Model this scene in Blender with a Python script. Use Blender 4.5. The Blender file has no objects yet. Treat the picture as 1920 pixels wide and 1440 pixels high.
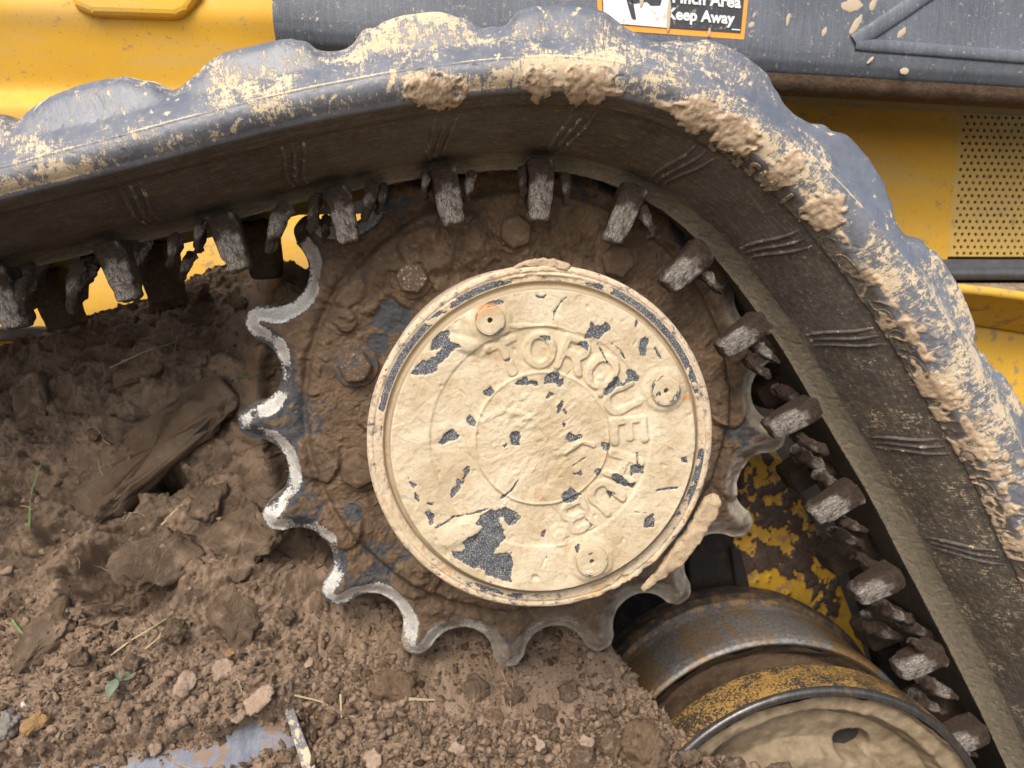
import bpy, math, random
import numpy as np
from mathutils import Matrix, Vector
from mathutils.kdtree import KDTree
random.seed(7); rng = np.random.default_rng(11)
S = bpy.context.scene; COL = S.collection; rad = math.radians
# ------------------------------------------------------------------ camera
F = 1445.0                                   # focal length in 1920-px units
VX, VY = 806.0, 516.0                        # where the wheel-axle direction (+Y) vanishes
_n = math.sqrt((VX-960)**2+(720-VY)**2+F*F)
PHI = math.asin((960-VX)/_n); TH = math.asin((720-VY)/_n/math.cos(PHI))
cf = np.array([math.sin(PHI)*math.cos(TH), math.cos(PHI)*math.cos(TH), -math.sin(TH)])
cr = np.array([math.cos(PHI), -math.sin(PHI), 0.0]); cu = np.cross(cr, cf)
cam = bpy.data.cameras.new('camera'); camo = bpy.data.objects.new('camera', cam); COL.objects.link(camo)
camo.matrix_world = Matrix(((cr[0],cu[0],-cf[0],0),(cr[1],cu[1],-cf[1],0),(cr[2],cu[2],-cf[2],0),(0,0,0,1)))
cam.sensor_width = 36; cam.lens = 36*F/1920; cam.clip_start = .02; cam.clip_end = 2000
cam.dof.use_dof = True; cam.dof.focus_distance = .72; cam.dof.aperture_fstop = 8
S.camera = camo
# ------------------------------------------------------------------ sky, sun, exposure
EL, AZ = rad(46), rad(204)                   # sun high, behind the camera and a little to its left (AZ from +Y, clockwise)
w = bpy.data.worlds.new('World'); S.world = w; w.use_nodes = True
bg = w.node_tree.nodes['Background']; sky = w.node_tree.nodes.new('ShaderNodeTexSky')
sky.sky_type = 'NISHITA'; sky.sun_disc = False; sky.sun_elevation = EL; sky.sun_rotation = AZ
sky.dust_density = 4.0; sky.air_density = 1.0; sky.ozone_density = 1.0
w.node_tree.links.new(sky.outputs[0], bg.inputs[0]); bg.inputs[1].default_value = .15
sl = bpy.data.lights.new('sun', 'SUN'); sl.energy = 1.15; sl.angle = rad(24); sl.color = (1, .95, .86)
so = bpy.data.objects.new('sun', sl); COL.objects.link(so)
sdir = Vector((math.sin(AZ)*math.cos(EL), math.cos(AZ)*math.cos(EL), math.sin(EL)))
so.rotation_euler = sdir.to_track_quat('Z', 'Y').to_euler(); so.location = sdir*5
S.view_settings.view_transform = 'Standard'; S.view_settings.look = 'None'
S.view_settings.exposure = .90; S.view_settings.gamma = 1
# ------------------------------------------------------------------ helpers: projection, noise, meshes
def unp(p, Y):
    p = np.atleast_2d(np.asarray(p, float))
    d = cf+np.outer((p[:,0]-960)/F, cr)+np.outer((720-p[:,1])/F, cu)
    return d*(Y/d[:,1])[:,None]
def u1(x, y, Y): return unp([(x,y)], Y)[0]
_perm = rng.permutation(256); _perm = np.concatenate([_perm,_perm])
_a = rng.random(256)*2*np.pi; _gx, _gy = np.cos(_a), np.sin(_a)
_g3 = rng.normal(size=(256,3)); _g3 /= np.linalg.norm(_g3,axis=1)[:,None]
def _f(t): return t*t*t*(t*(t*6-15)+10)
def perlin2(x, y, seed=0):
    x = x+seed*17.31; y = y+seed*9.17
    xi = np.floor(x).astype(np.int64); yi = np.floor(y).astype(np.int64); fx = x-xi; fy = y-yi
    def c(i, j):
        h = _perm[_perm[(xi+i)&255]+((yi+j)&255)]
        return _gx[h]*(fx-i)+_gy[h]*(fy-j)
    u, v = _f(fx), _f(fy)
    a = c(0,0); a += u*(c(1,0)-a); b = c(0,1); b += u*(c(1,1)-b)
    return (a+v*(b-a))*1.41
def fbm2(x, y, o=4, seed=0, gain=.5, ridge=False):
    r = 0; a = 1; t = 0
    for k in range(o):
        n = perlin2(x*2**k, y*2**k, seed+k*3)
        if ridge: n = 1-2*np.abs(n)
        r = r+a*n; t += a; a *= gain
    return r/t
def perlin3(P, seed=0):
    P = P+seed*7.7; I = np.floor(P).astype(np.int64); Fr = P-I; U = _f(Fr); out = 0
    for i in (0,1):
        for j in (0,1):
            for k in (0,1):
                h = _perm[_perm[_perm[(I[:,0]+i)&255]+((I[:,1]+j)&255)]+((I[:,2]+k)&255)]
                g = _g3[h]; d = g[:,0]*(Fr[:,0]-i)+g[:,1]*(Fr[:,1]-j)+g[:,2]*(Fr[:,2]-k)
                out = out+d*(U[:,0] if i else 1-U[:,0])*(U[:,1] if j else 1-U[:,1])*(U[:,2] if k else 1-U[:,2])
    return out*1.5
def fbm3(P, o=4, seed=0):
    r = 0; a = 1; t = 0
    for k in range(o): r = r+a*perlin3(P*2**k, seed+k); t += a; a *= .5
    return r/t
_h1 = rng.random(65536); _h2 = rng.random(65536); _h3 = rng.random(65536)
def worley2(x, y, seed=0):
    xi = np.floor(x).astype(np.int64); yi = np.floor(y).astype(np.int64)
    f1 = np.full(x.shape, 9.0); f2 = f1.copy(); idd = np.zeros(x.shape)
    for i in (-1,0,1):
        for j in (-1,0,1):
            h = ((xi+i)*7919+(yi+j)*104729+seed*1299721)&65535
            dx = xi+i+_h1[h]-x; dy = yi+j+_h2[h]-y; d = np.sqrt(dx*dx+dy*dy)
            nr = d < f1
            f2 = np.where(nr, f1, np.minimum(f2, d)); idd = np.where(nr, _h3[h], idd); f1 = np.where(nr, d, f1)
    return f1, f2, idd
def ss(a, b, x):
    t = np.clip((x-a)/(b-a), 0, 1); return t*t*(3-2*t)
def gridF(nu, nv, wrap=False):
    i = np.arange(nu if wrap else nu-1)[:,None]; j = np.arange(nv-1)[None,:]; i2 = (i+1) % nu
    return np.stack(np.broadcast_arrays(i*nv+j, i2*nv+j, i2*nv+j+1, i*nv+j+1), -1).reshape(-1,4)
def mkmesh(name, V, Fc, mat, attrs=None, smooth=True, normals=None):
    V = np.asarray(V, np.float32); me = bpy.data.meshes.new(name)
    if isinstance(Fc, np.ndarray):
        m, k = Fc.shape
        me.vertices.add(len(V)); me.vertices.foreach_set('co', V.ravel())
        me.loops.add(m*k); me.loops.foreach_set('vertex_index', Fc.astype(np.int32).ravel())
        me.polygons.add(m); me.polygons.foreach_set('loop_start', np.arange(0, m*k, k, dtype=np.int32))
        me.update(calc_edges=True)
    else:
        me.from_pydata(V.tolist(), [], Fc); me.update()
    if smooth: me.polygons.foreach_set('use_smooth', np.ones(len(me.polygons), bool))
    for kk, v in (attrs or {}).items():
        me.attributes.new(kk, 'FLOAT', 'POINT').data.foreach_set('value', np.asarray(v, np.float32).ravel())
    if mat: me.materials.append(mat)
    if normals is not None: me.normals_split_custom_set_from_vertices(np.asarray(normals, np.float32).tolist())
    return me
def link(name, me, parent=None, mw=None, label=None, cat=None, group=None, kind=None):
    o = bpy.data.objects.new(name, me); COL.objects.link(o)
    if parent is not None:
        o.parent = parent
        r = parent
        while r.parent is not None: r = r.parent
        if r.type == 'EMPTY' and parent.parent is None: o.matrix_parent_inverse = Matrix.Translation(-parent.location)
    if mw is not None: o.matrix_basis = mw
    return tag(o, label, cat, group, kind)
def tag(o, label=None, cat=None, group=None, kind=None):
    if label: o['label'] = label
    if cat: o['category'] = cat
    if group: o['group'] = group
    if kind: o['kind'] = kind
    return o
def empty(name, loc, label, cat, group=None):
    o = bpy.data.objects.new(name, None); COL.objects.link(o); o.location = Vector(loc); o.empty_display_size = .05
    return tag(o, label, cat, group)
def gnormals(V3):
    du = np.gradient(V3, axis=0); dv = np.gradient(V3, axis=1)
    n = np.cross(du, dv); return n/(np.linalg.norm(n, axis=-1, keepdims=True)+1e-12)
def polysd(P, poly):
    """signed distance (negative inside) of 2-D points to a polygon"""
    A = np.asarray(poly); d = np.full(len(P), 9.0); ins = np.zeros(len(P), bool)
    for a, b in zip(A, np.roll(A, -1, 0)):
        e = b-a; w_ = P-a; t = np.clip((w_@e)/(e@e), 0, 1); d = np.minimum(d, np.hypot(*(w_-t[:,None]*e).T))
        c = ((a[1] > P[:,1]) != (b[1] > P[:,1])) & (P[:,0] < (b[0]-a[0])*(P[:,1]-a[1])/(b[1]-a[1]+1e-15)+a[0]); ins ^= c
    return np.where(ins, -d, d)
def linesd(P, pts):
    A = np.asarray(pts, float); d = np.full(len(P), 9.0)
    for a, b in zip(A[:-1], A[1:]):
        e = b-a; w_ = P-a; t = np.clip((w_@e)/(e@e+1e-15), 0, 1); d = np.minimum(d, np.hypot(*(w_-t[:,None]*e).T))
    return d
# ------------------------------------------------------------------ materials
class G:
    def __init__(s, name):
        s.m = bpy.data.materials.new(name); s.m.use_nodes = True; s.nt = s.m.node_tree; s.L = s.nt.links
        s.b = s.nt.nodes['Principled BSDF']; s.tc = s.nt.nodes.new('ShaderNodeTexCoord').outputs['Object']
    def put(s, sock, v):
        if hasattr(v, 'links'): s.L.new(v, sock)
        elif v is not None:
            if isinstance(v, tuple) and len(v) == 3 and sock.type == 'RGBA': v = (*v, 1)
            sock.default_value = v
    def attr(s, name):
        n = s.nt.nodes.new('ShaderNodeAttribute'); n.attribute_name = name; return n.outputs['Fac']
    def map(s, scale=(1,1,1), rot=(0,0,0)):
        n = s.nt.nodes.new('ShaderNodeMapping'); s.L.new(s.tc, n.inputs[0]); n.inputs['Scale'].default_value = scale; n.inputs['Rotation'].default_value = rot
        return n.outputs[0]
    def noise(s, scale, detail=4, rough=.55, vec=None, dist=0):
        n = s.nt.nodes.new('ShaderNodeTexNoise'); s.L.new(vec or s.tc, n.inputs['Vector'])
        n.inputs['Scale'].default_value = scale; n.inputs['Detail'].default_value = detail; n.inputs['Roughness'].default_value = rough; n.inputs['Distortion'].default_value = dist
        return n.outputs['Fac']
    def vor(s, scale, feat='F1', out='Distance', vec=None):
        n = s.nt.nodes.new('ShaderNodeTexVoronoi'); n.feature = feat; s.L.new(vec or s.tc, n.inputs['Vector']); n.inputs['Scale'].default_value = scale
        return n.outputs[out]
    def ramp(s, fac, stops):
        n = s.nt.nodes.new('ShaderNodeValToRGB'); s.put(n.inputs[0], fac); e = n.color_ramp.elements
        while len(e) < len(stops): e.new(.5)
        for x, (p, c) in zip(e, stops): x.position = p; x.color = (*c, 1) if isinstance(c, tuple) else (c, c, c, 1)
        return n.outputs[0]
    def step(s, fac, a, b):
        n = s.nt.nodes.new('ShaderNodeMapRange'); n.interpolation_type = 'SMOOTHSTEP'; s.put(n.inputs[0], fac); n.inputs[1].default_value = a; n.inputs[2].default_value = b
        return n.outputs[0]
    def mix(s, fac, a, b):
        n = s.nt.nodes.new('ShaderNodeMix'); n.data_type = 'RGBA'; s.put(n.inputs[0], fac); s.put(n.inputs[6], a); s.put(n.inputs[7], b); return n.outputs[2]
    def mul(s, fac, a, b):
        n = s.nt.nodes.new('ShaderNodeMix'); n.data_type = 'RGBA'; n.blend_type = 'MULTIPLY'; s.put(n.inputs[0], fac); s.put(n.inputs[6], a); s.put(n.inputs[7], b); return n.outputs[2]
    def math(s, op, a, b=0., c=0.):
        n = s.nt.nodes.new('ShaderNodeMath'); n.operation = op; s.put(n.inputs[0], a); s.put(n.inputs[1], b); s.put(n.inputs[2], c); return n.outputs[0]
    def bump(s, h, dist=.001, strength=1., prev=None):
        n = s.nt.nodes.new('ShaderNodeBump'); s.put(n.inputs['Height'], h); n.inputs['Distance'].default_value = dist; n.inputs['Strength'].default_value = strength
        if prev: s.L.new(prev, n.inputs['Normal'])
        return n.outputs[0]
    def done(s, col, rough=.8, metal=0., spec=.3, normal=None):
        s.put(s.b.inputs['Base Color'], col); s.put(s.b.inputs['Roughness'], rough); s.put(s.b.inputs['Metallic'], metal)
        s.put(s.b.inputs['Specular IOR Level'], spec)
        if normal: s.L.new(normal, s.b.inputs['Normal'])
        return s.m

SAND = (.56,.44,.27); SAND2 = (.64,.53,.36); TAN = (.42,.30,.19); BROWN = (.17,.108,.066); NAVY = (.05,.058,.075)
def m_cover():                       # dried mud over dark paint: attribute chip = paint laid bare, rim = machined rim, rust
    g = G('dried_mud_on_paint'); chip = g.attr('chip'); rim = g.attr('rim')
    n1 = g.noise(22, 5); n2 = g.noise(160, 5, .65); n3 = g.noise(900, 3, .7)
    mud = g.ramp(n1, [(.3, (.43,.335,.205)), (.5, (.555,.46,.31)), (.7, (.63,.545,.395))])
    mud = g.mix(g.math('MULTIPLY', g.step(n2, .52, .7), .5), mud, (.42,.31,.175))
    mud = g.mix(g.math('MULTIPLY', g.step(g.noise(48,5,.65), .54, .70), .6), mud, (.46,.29,.15))
    speck = g.step(g.noise(420, 2, .6), .70, .76)
    paint = g.ramp(n2, [(.3, (.03,.034,.045)), (.7, (.10,.115,.14))])
    paint = g.mix(g.step(n3, .52, .64), paint, (.42,.37,.28))
    rv = g.noise(70, 5, .7); rs_ = g.noise(1, 5, .7, g.map((60,900,60))); rv = g.noise(95, 6, .75); rc = g.ramp(rv, [(.33, (.055,.07,.085)), (.38, (.30,.235,.19)), (.46, (.54,.43,.29)), (.56, (.60,.50,.36)), (.61, (.45,.25,.11)), (.66, (.50,.38,.28)), (.75, (.35,.25,.21))])
    rc = g.mix(g.step(n3, .6, .75), rc, (.07,.08,.10))
    c = g.mix(rim, mud, rc); chs = g.step(g.math('ADD', chip, g.math('MULTIPLY', g.math('SUBTRACT', g.math('ADD', g.math('MULTIPLY', n3, .6), g.math('MULTIPLY', n2, .4)), .5), 1.5)), .38, .62); c = g.mix(chs, c, paint); c = g.mix(g.math('MULTIPLY', speck, .75), c, (.10,.09,.085))
    c = g.mix(g.attr('rust'), c, (.52,.24,.07))
    c = g.mix(g.attr('groove'), c, (.40,.32,.21))
    nb = g.bump(g.math('ADD', g.noise(260, 6, .7), g.math('MULTIPLY', n3, .4)), .0014, .8)
    return g.done(c, g.ramp(chip, [(0, .92), (1, .55)]), 0, .25, nb)
def m_sprocket():                    # mud-caked steel: mud 0..1 thickness, worn 0..1 bright steel
    g = G('mud_caked_steel'); mud = g.attr('mud'); worn = g.attr('worn'); n2 = g.noise(120, 5, .65); n1 = g.noise(30, 5, .6); n3 = g.noise(700, 3, .7)
    steel = g.ramp(n2, [(.3, (.028,.032,.038)), (.7, (.075,.075,.078))])
    md = g.ramp(n1, [(.3, (.070,.045,.027)), (.5, (.105,.068,.040)), (.7, (.145,.094,.054))]); md = g.mix(g.step(n2, .5, .75), md, (.185,.12,.066))
    md = g.mix(g.math('MULTIPLY', g.step(n3, .5, .7), .5), md, (.05,.034,.023))
    edge = g.step(g.math('ADD', mud, g.math('MULTIPLY', g.math('SUBTRACT', n2, .5), .9)), .35, .5)
    c = g.mix(edge, steel, md)
    c = g.mix(g.math('MULTIPLY', g.attr('film'), .85), c, g.ramp(n2, [(.3, (.25,.22,.175)), (.7, (.43,.39,.32))]))
    wm = g.step(g.math('ADD', worn, g.math('MULTIPLY', g.math('SUBTRACT', g.noise(330, 4, .7), .5), 1.1)), .42, .62)
    c = g.mix(wm, c, g.ramp(n3, [(.35, (.38,.36,.31)), (.6, (.68,.67,.64))]))
    nb = g.bump(g.math('ADD', n2, g.math('MULTIPLY', n3, .35)), .0025, .7)
    return g.done(c, g.ramp(wm, [(0, .75), (1, .5)]), g.math('MULTIPLY', wm, .35), .4, nb)
def m_rubber(name='track_rubber'):   # mud 0..1 caked, dust 0..1 thin film, clay = the pale inner edge, cs/cv = along and across the belt
    g = G(name); mud = g.attr('mud'); dust = g.attr('dust'); clay = g.attr('clay')
    cv = g.nt.nodes.new('ShaderNodeCombineXYZ'); g.L.new(g.attr('cs'), cv.inputs[0]); g.L.new(g.attr('cv'), cv.inputs[1])
    def smap(a, b):
        n = g.nt.nodes.new('ShaderNodeMapping'); g.L.new(cv.outputs[0], n.inputs[0]); n.inputs['Scale'].default_value = (a, b, 1); return n.outputs[0]
    n1 = g.noise(35, 5, .65); n2 = g.noise(170, 6, .7); n3 = g.noise(800, 3, .7)
    sa = g.noise(1, 5, .7, smap(620, 70), .6); sl_ = g.noise(1, 5, .7, smap(28, 420), .4); sd = g.noise(1, 4, .65, smap(150, 150), 2.5)
    c = g.ramp(n1, [(.3, (.090,.100,.118)), (.7, (.150,.163,.188))])
    c = g.mix(dust, c, g.ramp(n1, [(.3, (.046,.036,.025)), (.7, (.092,.071,.047))]))
    st = g.step(g.math('ADD', g.math('MULTIPLY', sl_, .6), g.math('MULTIPLY', n2, .4)), .47, .62)
    c = g.mix(g.math('MULTIPLY', g.math('MULTIPLY', dust, st), .85), c, (.175,.128,.076))
    mix_ = g.math('ADD', g.math('ADD', g.math('MULTIPLY', n2, .42), g.math('MULTIPLY', sa, .30)), g.math('ADD', g.math('MULTIPLY', sd, .20), g.math('MULTIPLY', n3, .16)))
    sp = g.step(g.math('ADD', mix_, g.math('MULTIPLY', mud, .42)), .680, .735)
    thin = g.step(g.math('ADD', mix_, g.math('MULTIPLY', mud, .42)), .58, .72)
    c = g.mix(g.math('MULTIPLY', thin, .22), c, (.36,.31,.24))
    c = g.mix(sp, c, g.ramp(n3, [(.3, (.46,.35,.215)), (.7, (.64,.53,.36))]))
    thick = g.attr('thick')
    c = g.mix(g.step(thick, .12, .35), c, g.ramp(g.math('ADD', g.math('MULTIPLY', n2, .6), g.math('MULTIPLY', sa, .4)), [(.36, (.27,.185,.115)), (.5, (.42,.305,.195)), (.62, (.56,.44,.30))]))
    cl = g.ramp(g.math('ADD', g.math('MULTIPLY', n2, .5), g.math('MULTIPLY', sl_, .5)), [(.35, (.095,.079,.054)), (.65, (.18,.15,.102))])
    ck = g.noise(1, 4, .6, smap(75, 190), 1.2)
    cl = g.mix(g.math('MULTIPLY', g.step(g.math('ABSOLUTE', g.math('SUBTRACT', ck, .47)), .013, .004), .8), cl, (.035,.03,.024))
    c = g.mix(clay, c, cl)
    nb = g.bump(g.math('ADD', mix_, g.math('MULTIPLY', sp, .25)), .0014, .6)
    return g.done(c, g.math('ADD', .36, g.math('MULTIPLY', g.math('MAXIMUM', g.math('MAXIMUM', sp, dust), g.math('MAXIMUM', clay, thick)), .5)), 0, .55, nb)
def m_lug():
    g = G('worn_drive_lug'); worn = g.attr('worn'); n2 = g.noise(150, 5, .7, g.map((1,1,2.2))); n1 = g.noise(40, 4); st = g.noise(380, 4, .7, g.map((1.6,1,.6)), 1.5)
    c = g.ramp(n2, [(.3, (.028,.019,.014)), (.7, (.085,.056,.038))])
    gw = g.ramp(st, [(.36, (.05,.042,.035)), (.47, (.21,.185,.155)), (.62, (.50,.46,.41))])
    c = g.mix(g.step(g.math('ADD', worn, g.math('MULTIPLY', g.math('SUBTRACT', n1, .5), 2.4)), .30, .75), c, gw)
    return g.done(c, .7, 0, .3, g.bump(g.math('ADD', n2, g.math('MULTIPLY', st, .7)), .005, .9))
def m_soil():
    g = G('brown_soil'); tone = g.attr('tone'); n1 = g.noise(14, 5, .6); n2 = g.noise(90, 6, .7); n3 = g.noise(600, 4, .7)
    c = g.ramp(n1, [(.3, (.118,.082,.055)), (.5, (.175,.125,.085)), (.7, (.240,.178,.124))])
    c = g.mix(g.step(tone, .55, .95), c, (.39,.28,.195)); c = g.mix(g.step(tone, .48, .1), c, (.060,.038,.024))
    c = g.mix(g.math('MULTIPLY', g.step(n2, .55, .72), .5), c, (.27,.18,.105)); c = g.mix(g.math('MULTIPLY', g.step(n3, .53, .72), .55), c, (.055,.036,.024))
    c = g.mix(g.math('MULTIPLY', g.step(g.noise(240, 2), .72, .78), .7), c, (.50,.42,.33))
    nb = g.bump(g.math('ADD', n2, g.math('MULTIPLY', n3, .6)), .006, 1.)
    return g.done(c, .93, 0, .12, nb)
def m_clod(name, a, b):
    g = G(name); n2 = g.noise(120, 5, .7); n3 = g.noise(600, 4, .7); t = g.attr('tone')
    c = g.ramp(n2, [(.3, a), (.7, b)]); c = g.mix(g.step(t, .5, 1.), c, tuple(min(1, x*1.5) for x in b)); c = g.mix(g.math('MULTIPLY', g.step(n3, .55, .75), .5), c, tuple(x*.45 for x in a))
    return g.done(c, .92, 0, .15, g.bump(g.math('ADD', n2, g.math('MULTIPLY', n3, .5)), .004, .8))
def m_yellow(name='yellow_paint', dirt=.62, col=(.66,.365,.028)):
    g = G(name); n1 = g.noise(7, 4); n2 = g.noise(45, 5, .65); n3 = g.noise(260, 3, .6); fl = g.attr('flake')
    c = g.mix(g.step(n1, .3, .8), col, tuple(x*.88 for x in col)); c = g.mix(g.math('MULTIPLY', g.step(g.noise(1, 5, .7, g.map((5,5,22))), .42, .70), .38), c, (.46,.34,.16))
    c = g.mix(g.math('MULTIPLY', g.step(n2, dirt, dirt+.06), .7), c, (.26,.19,.13)); c = g.mix(g.math('MULTIPLY', g.step(n3, .655, .69), .8), c, (.19,.13,.075))
    c = g.mix(g.step(g.math('ADD', fl, g.math('MULTIPLY', g.math('SUBTRACT', n2, .5), 1.6)), .45, .55), c, g.ramp(n3, [(.3, (.05,.035,.028)), (.7, (.13,.09,.07))]))
    return g.done(c, g.ramp(n2, [(.3, .45), (.7, .7)]), 0, .35, g.bump(n2, .001, .25))
def m_steel(name, a, b, rough=.55, metal=.0, dirt=(.30,.22,.14), amt=.6):
    g = G(name); n2 = g.noise(60, 5, .7); n3 = g.noise(500, 3, .7); st = g.noise(1, 4, .7, g.map((260,60,30)))
    c = g.ramp(g.math('MULTIPLY', g.math('ADD', n2, st), .5), [(.35, a), (.65, b)]); c = g.mix(g.math('MULTIPLY', g.step(n2, amt, amt+.07), .85), c, dirt)
    c = g.mix(g.math('MULTIPLY', g.step(n3, .6, .72), .6), c, tuple(x*1.1 for x in dirt))
    return g.done(c, rough, metal, .45, g.bump(n3, .0006, .4))
def m_flat(name, c, rough=.6, dirty=.68):
    g = G(name); n = g.noise(330, 4, .7); k = g.noise(90, 4)
    cc = g.mix(g.math('MULTIPLY', g.step(n, dirty, dirty+.06), .8), c, (.33,.25,.16)); cc = g.mix(g.math('MULTIPLY', g.step(k, .62, .66), .6), cc, (.36,.27,.17))
    return g.done(cc, rough, 0, .4)
MLET = m_flat('dusty_rubber_lettering', (.15,.115,.075), .8, .55)
MC, MS, MR, ML, MSO = m_cover(), m_sprocket(), m_rubber(), m_lug(), m_soil()
MY = m_yellow(); MSCR = m_yellow('dusty_screen_paint', .60, (.60,.39,.10)); MYD = m_yellow('chipped_yellow_paint', .55, (.64,.37,.035)); MDRY = m_clod('dry_mud', (.40,.29,.18), (.55,.43,.28)); MBROWN = m_clod('brown_clod', (.105,.068,.042), (.20,.138,.09))
MPINK = m_clod('pale_flake', (.27,.19,.135), (.40,.30,.225)); MORANGE = m_clod('orange_flake', (.25,.155,.075), (.34,.215,.10)); MWHITE = m_clod('pale_stone', (.5,.47,.42), (.62,.6,.56)); MSTONE = m_clod('grey_stone', (.16,.145,.125), (.27,.25,.22))
def m_arm():
    g = G('dusty_black_paint'); n1 = g.noise(12, 4); st = g.noise(1, 5, .7, g.map((420,60,26)), .4); n2 = g.noise(150, 5, .7); n3 = g.noise(620, 3, .7); ed = g.noise(1, 4, .65, g.map((75,60,38)), .8)
    c = g.ramp(g.math('ADD', g.math('MULTIPLY', st, .6), g.math('MULTIPLY', n1, .4)), [(.35, (.062,.072,.088)), (.65, (.135,.15,.175))])
    c = g.mix(g.math('MULTIPLY', g.step(n3, .58, .68), .55), c, (.34,.31,.26)); c = g.mix(g.math('MULTIPLY', g.step(n2, .60, .68), .75), c, (.42,.35,.25))
    c = g.mix(g.step(ed, .69, .72), c, (.45,.37,.255))
    return g.done(c, .48, 0, .45, g.bump(g.math('ADD', n3, g.math('MULTIPLY', n2, .5)), .0008, .4))
MARM = m_arm()
MFRAME = m_steel('bare_blue_steel', (.12,.135,.165), (.24,.26,.31), .42, .25, (.24,.16,.095), .5)
MBACK = m_flat('brown_backing', (.10,.07,.03), .9, .9)
MSPL = m_flat('dried_splash', (.44,.36,.25), .9, .9)
MDARK = m_steel('dark_frame_and_cavity_shade', (.016,.014,.013), (.035,.028,.023), .8, 0, (.06,.04,.025), .55)  # dark frame paint; on the rear sheet it stands in for cavity shade
MROLL = m_steel('polished_roller_steel', (.05,.048,.045), (.11,.105,.10), .24, .55, (.20,.13,.06), .60)
MSTRAW = m_flat('dry_straw', (.36,.285,.165), .8, .8); MROOT = m_flat('pale_root', (.36,.25,.15), .8, .8); MGRASS = m_flat('green_grass', (.12,.19,.06), .6, .8); MLEAF = m_flat('dusty_green_leaf', (.13,.17,.11), .7, .60)
MWH = m_flat('white_print', (.74,.74,.72)); MBK = m_flat('black_print', (.035,.038,.045), .5, .63); MOR = m_flat('orange_print', (.80,.30,.035), .6, .74)

# ================================================================== ground below the machine
g_ = mkmesh('ground', [(-200,-200,-.78),(200,-200,-.78),(200,200,-.78),(-200,200,-.78)], [[0,1,2,3]], MSO)
link('ground', g_, kind='structure')

# ================================================================== rubber track
P5 = [(0,517),(110,490),(363,433),(600,370),(640,362),(773,337),(853,325),(973,317),(1040,317),(1107,330),(1173,353),(1240,390),(1280,420),(1347,487),(1390,547),(1430,597),(1480,677),(1513,733),(1553,803),(1600,880),(1640,947),(1690,1050),(1723,1110),(1763,1187),(1800,1260),(1847,1353),(1880,1427)]
P4 = [(0,492),(100,467),(400,396),(533,362),(633,338),(740,318),(807,303),(907,293),(1007,290),(1073,293),(1140,310),(1207,337),(1273,377),(1390,490),(1447,557),(1493,620),(1563,720),(1610,797),(1690,940),(1715,993),(1763,1080),(1813,1170),(1853,1250),(1913,1380)]
P3 = [(0,367),(173,320),(350,277),(477,243),(640,208),(773,183),(873,170),(973,163),(1073,167),(1160,180),(1273,207),(1330,230),(1403,270),(1467,320),(1513,370),(1557,410),(1600,480),(1633,523),(1693,603),(1747,680),(1800,763),(1847,863),(1897,960),(1920,1003)]
P2 = [(0,312),(90,287),(260,243),(467,193),(640,152),(773,127),(873,110),(973,103),(1107,108),(1207,123),(1273,147),(1330,167),(1480,247),(1523,297),(1593,360),(1637,413),(1673,477),(1753,547),(1820,660),(1873,757),(1920,850)]
P1 = [(0,230),(30,237),(50,215),(85,185),(150,160),(220,145),(270,148),(305,172),(345,160),(385,115),(430,97),(540,72),(575,80),(605,97),(640,92),(670,70),(700,45),(760,30),(820,22),(855,25),(880,42),(900,53),(935,52),(965,30),(995,14),(1030,11),(1110,15),(1150,27),(1180,50),(1210,75),(1250,85),(1275,80),(1300,70),(1330,72),(1400,105),(1440,140),(1460,175),(1480,205),(1520,232),(1550,233),(1580,245),(1630,300),(1665,355),(1675,400),(1690,430),(1712,450),(1740,455),(1765,485),(1800,540),(1822,590),(1828,640),(1842,668),(1860,673),(1890,690),(1920,740)]
Y5, Y4, Y3, Y2, Y1 = .82, .803, .700, .694, .728
def xz(P, Y): return unp(P, Y)[:,[0,2]]
def resamp(A, ds):
    l = np.r_[0, np.cumsum(np.hypot(*np.diff(A, axis=0).T))]; n = int(l[-1]/ds); q = np.linspace(0, l[-1], n)
    return np.c_[np.interp(q, l, A[:,0]), np.interp(q, l, A[:,1])]
def smooth(A, k):
    w_ = np.hanning(2*k+3)[1:-1]; w_ /= w_.sum()
    P = np.pad(A, ((k,k),(0,0)), 'reflect', reflect_type='odd') if A.ndim == 2 else np.pad(A, k, 'reflect', reflect_type='odd')
    return np.stack([np.convolve(P[:,i], w_, 'valid') for i in range(A.shape[1])], 1) if A.ndim == 2 else np.convolve(P, w_, 'valid')
B = xz(P5, Y5); d0 = B[0]-B[2]; d0 /= np.hypot(*d0); d1 = B[-1]-B[-5]; d1 /= np.hypot(*d1)
B = np.vstack([B[0]+d0*.30, B, B[-1]+d1*.30]); DS = .00155
B = smooth(resamp(B, DS), 55); B = resamp(B, DS); NSs = len(B); sarr = np.arange(NSs)*DS
T = np.gradient(B, axis=0); T /= np.hypot(*T.T)[:,None]; N = np.c_[-T[:,1], T[:,0]]
N = smooth(N, 20); N /= np.hypot(*N.T)[:,None]
def offset(curve, sm=True):
    """distance along the belt normal from the inner edge to a traced line, as a function of s"""
    C = curve; rel = C[:,None,:]-B[None,::8,:]
    tang = np.abs((rel*T[None,::8,:]).sum(-1)); nor = (rel*N[None,::8,:]).sum(-1)
    cost = tang+np.where(nor < 0, 9, 0)+.15*np.abs(nor); k = cost.argmin(1); s_ = sarr[::8][k]; o = nor[np.arange(len(C)), k]
    i = np.argsort(s_); s_, o = s_[i], o[i]
    ok = tang[np.arange(len(C)), k][i] < .02; s_, o = s_[ok], o[ok]
    if sm:
        c = np.polyfit((s_-1)/1., o, 4); v = np.polyval(c, np.clip(sarr, s_[0], s_[-1])-1)
        return v
    v = np.interp(sarr, s_, o); return smooth(v, 3)
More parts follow.
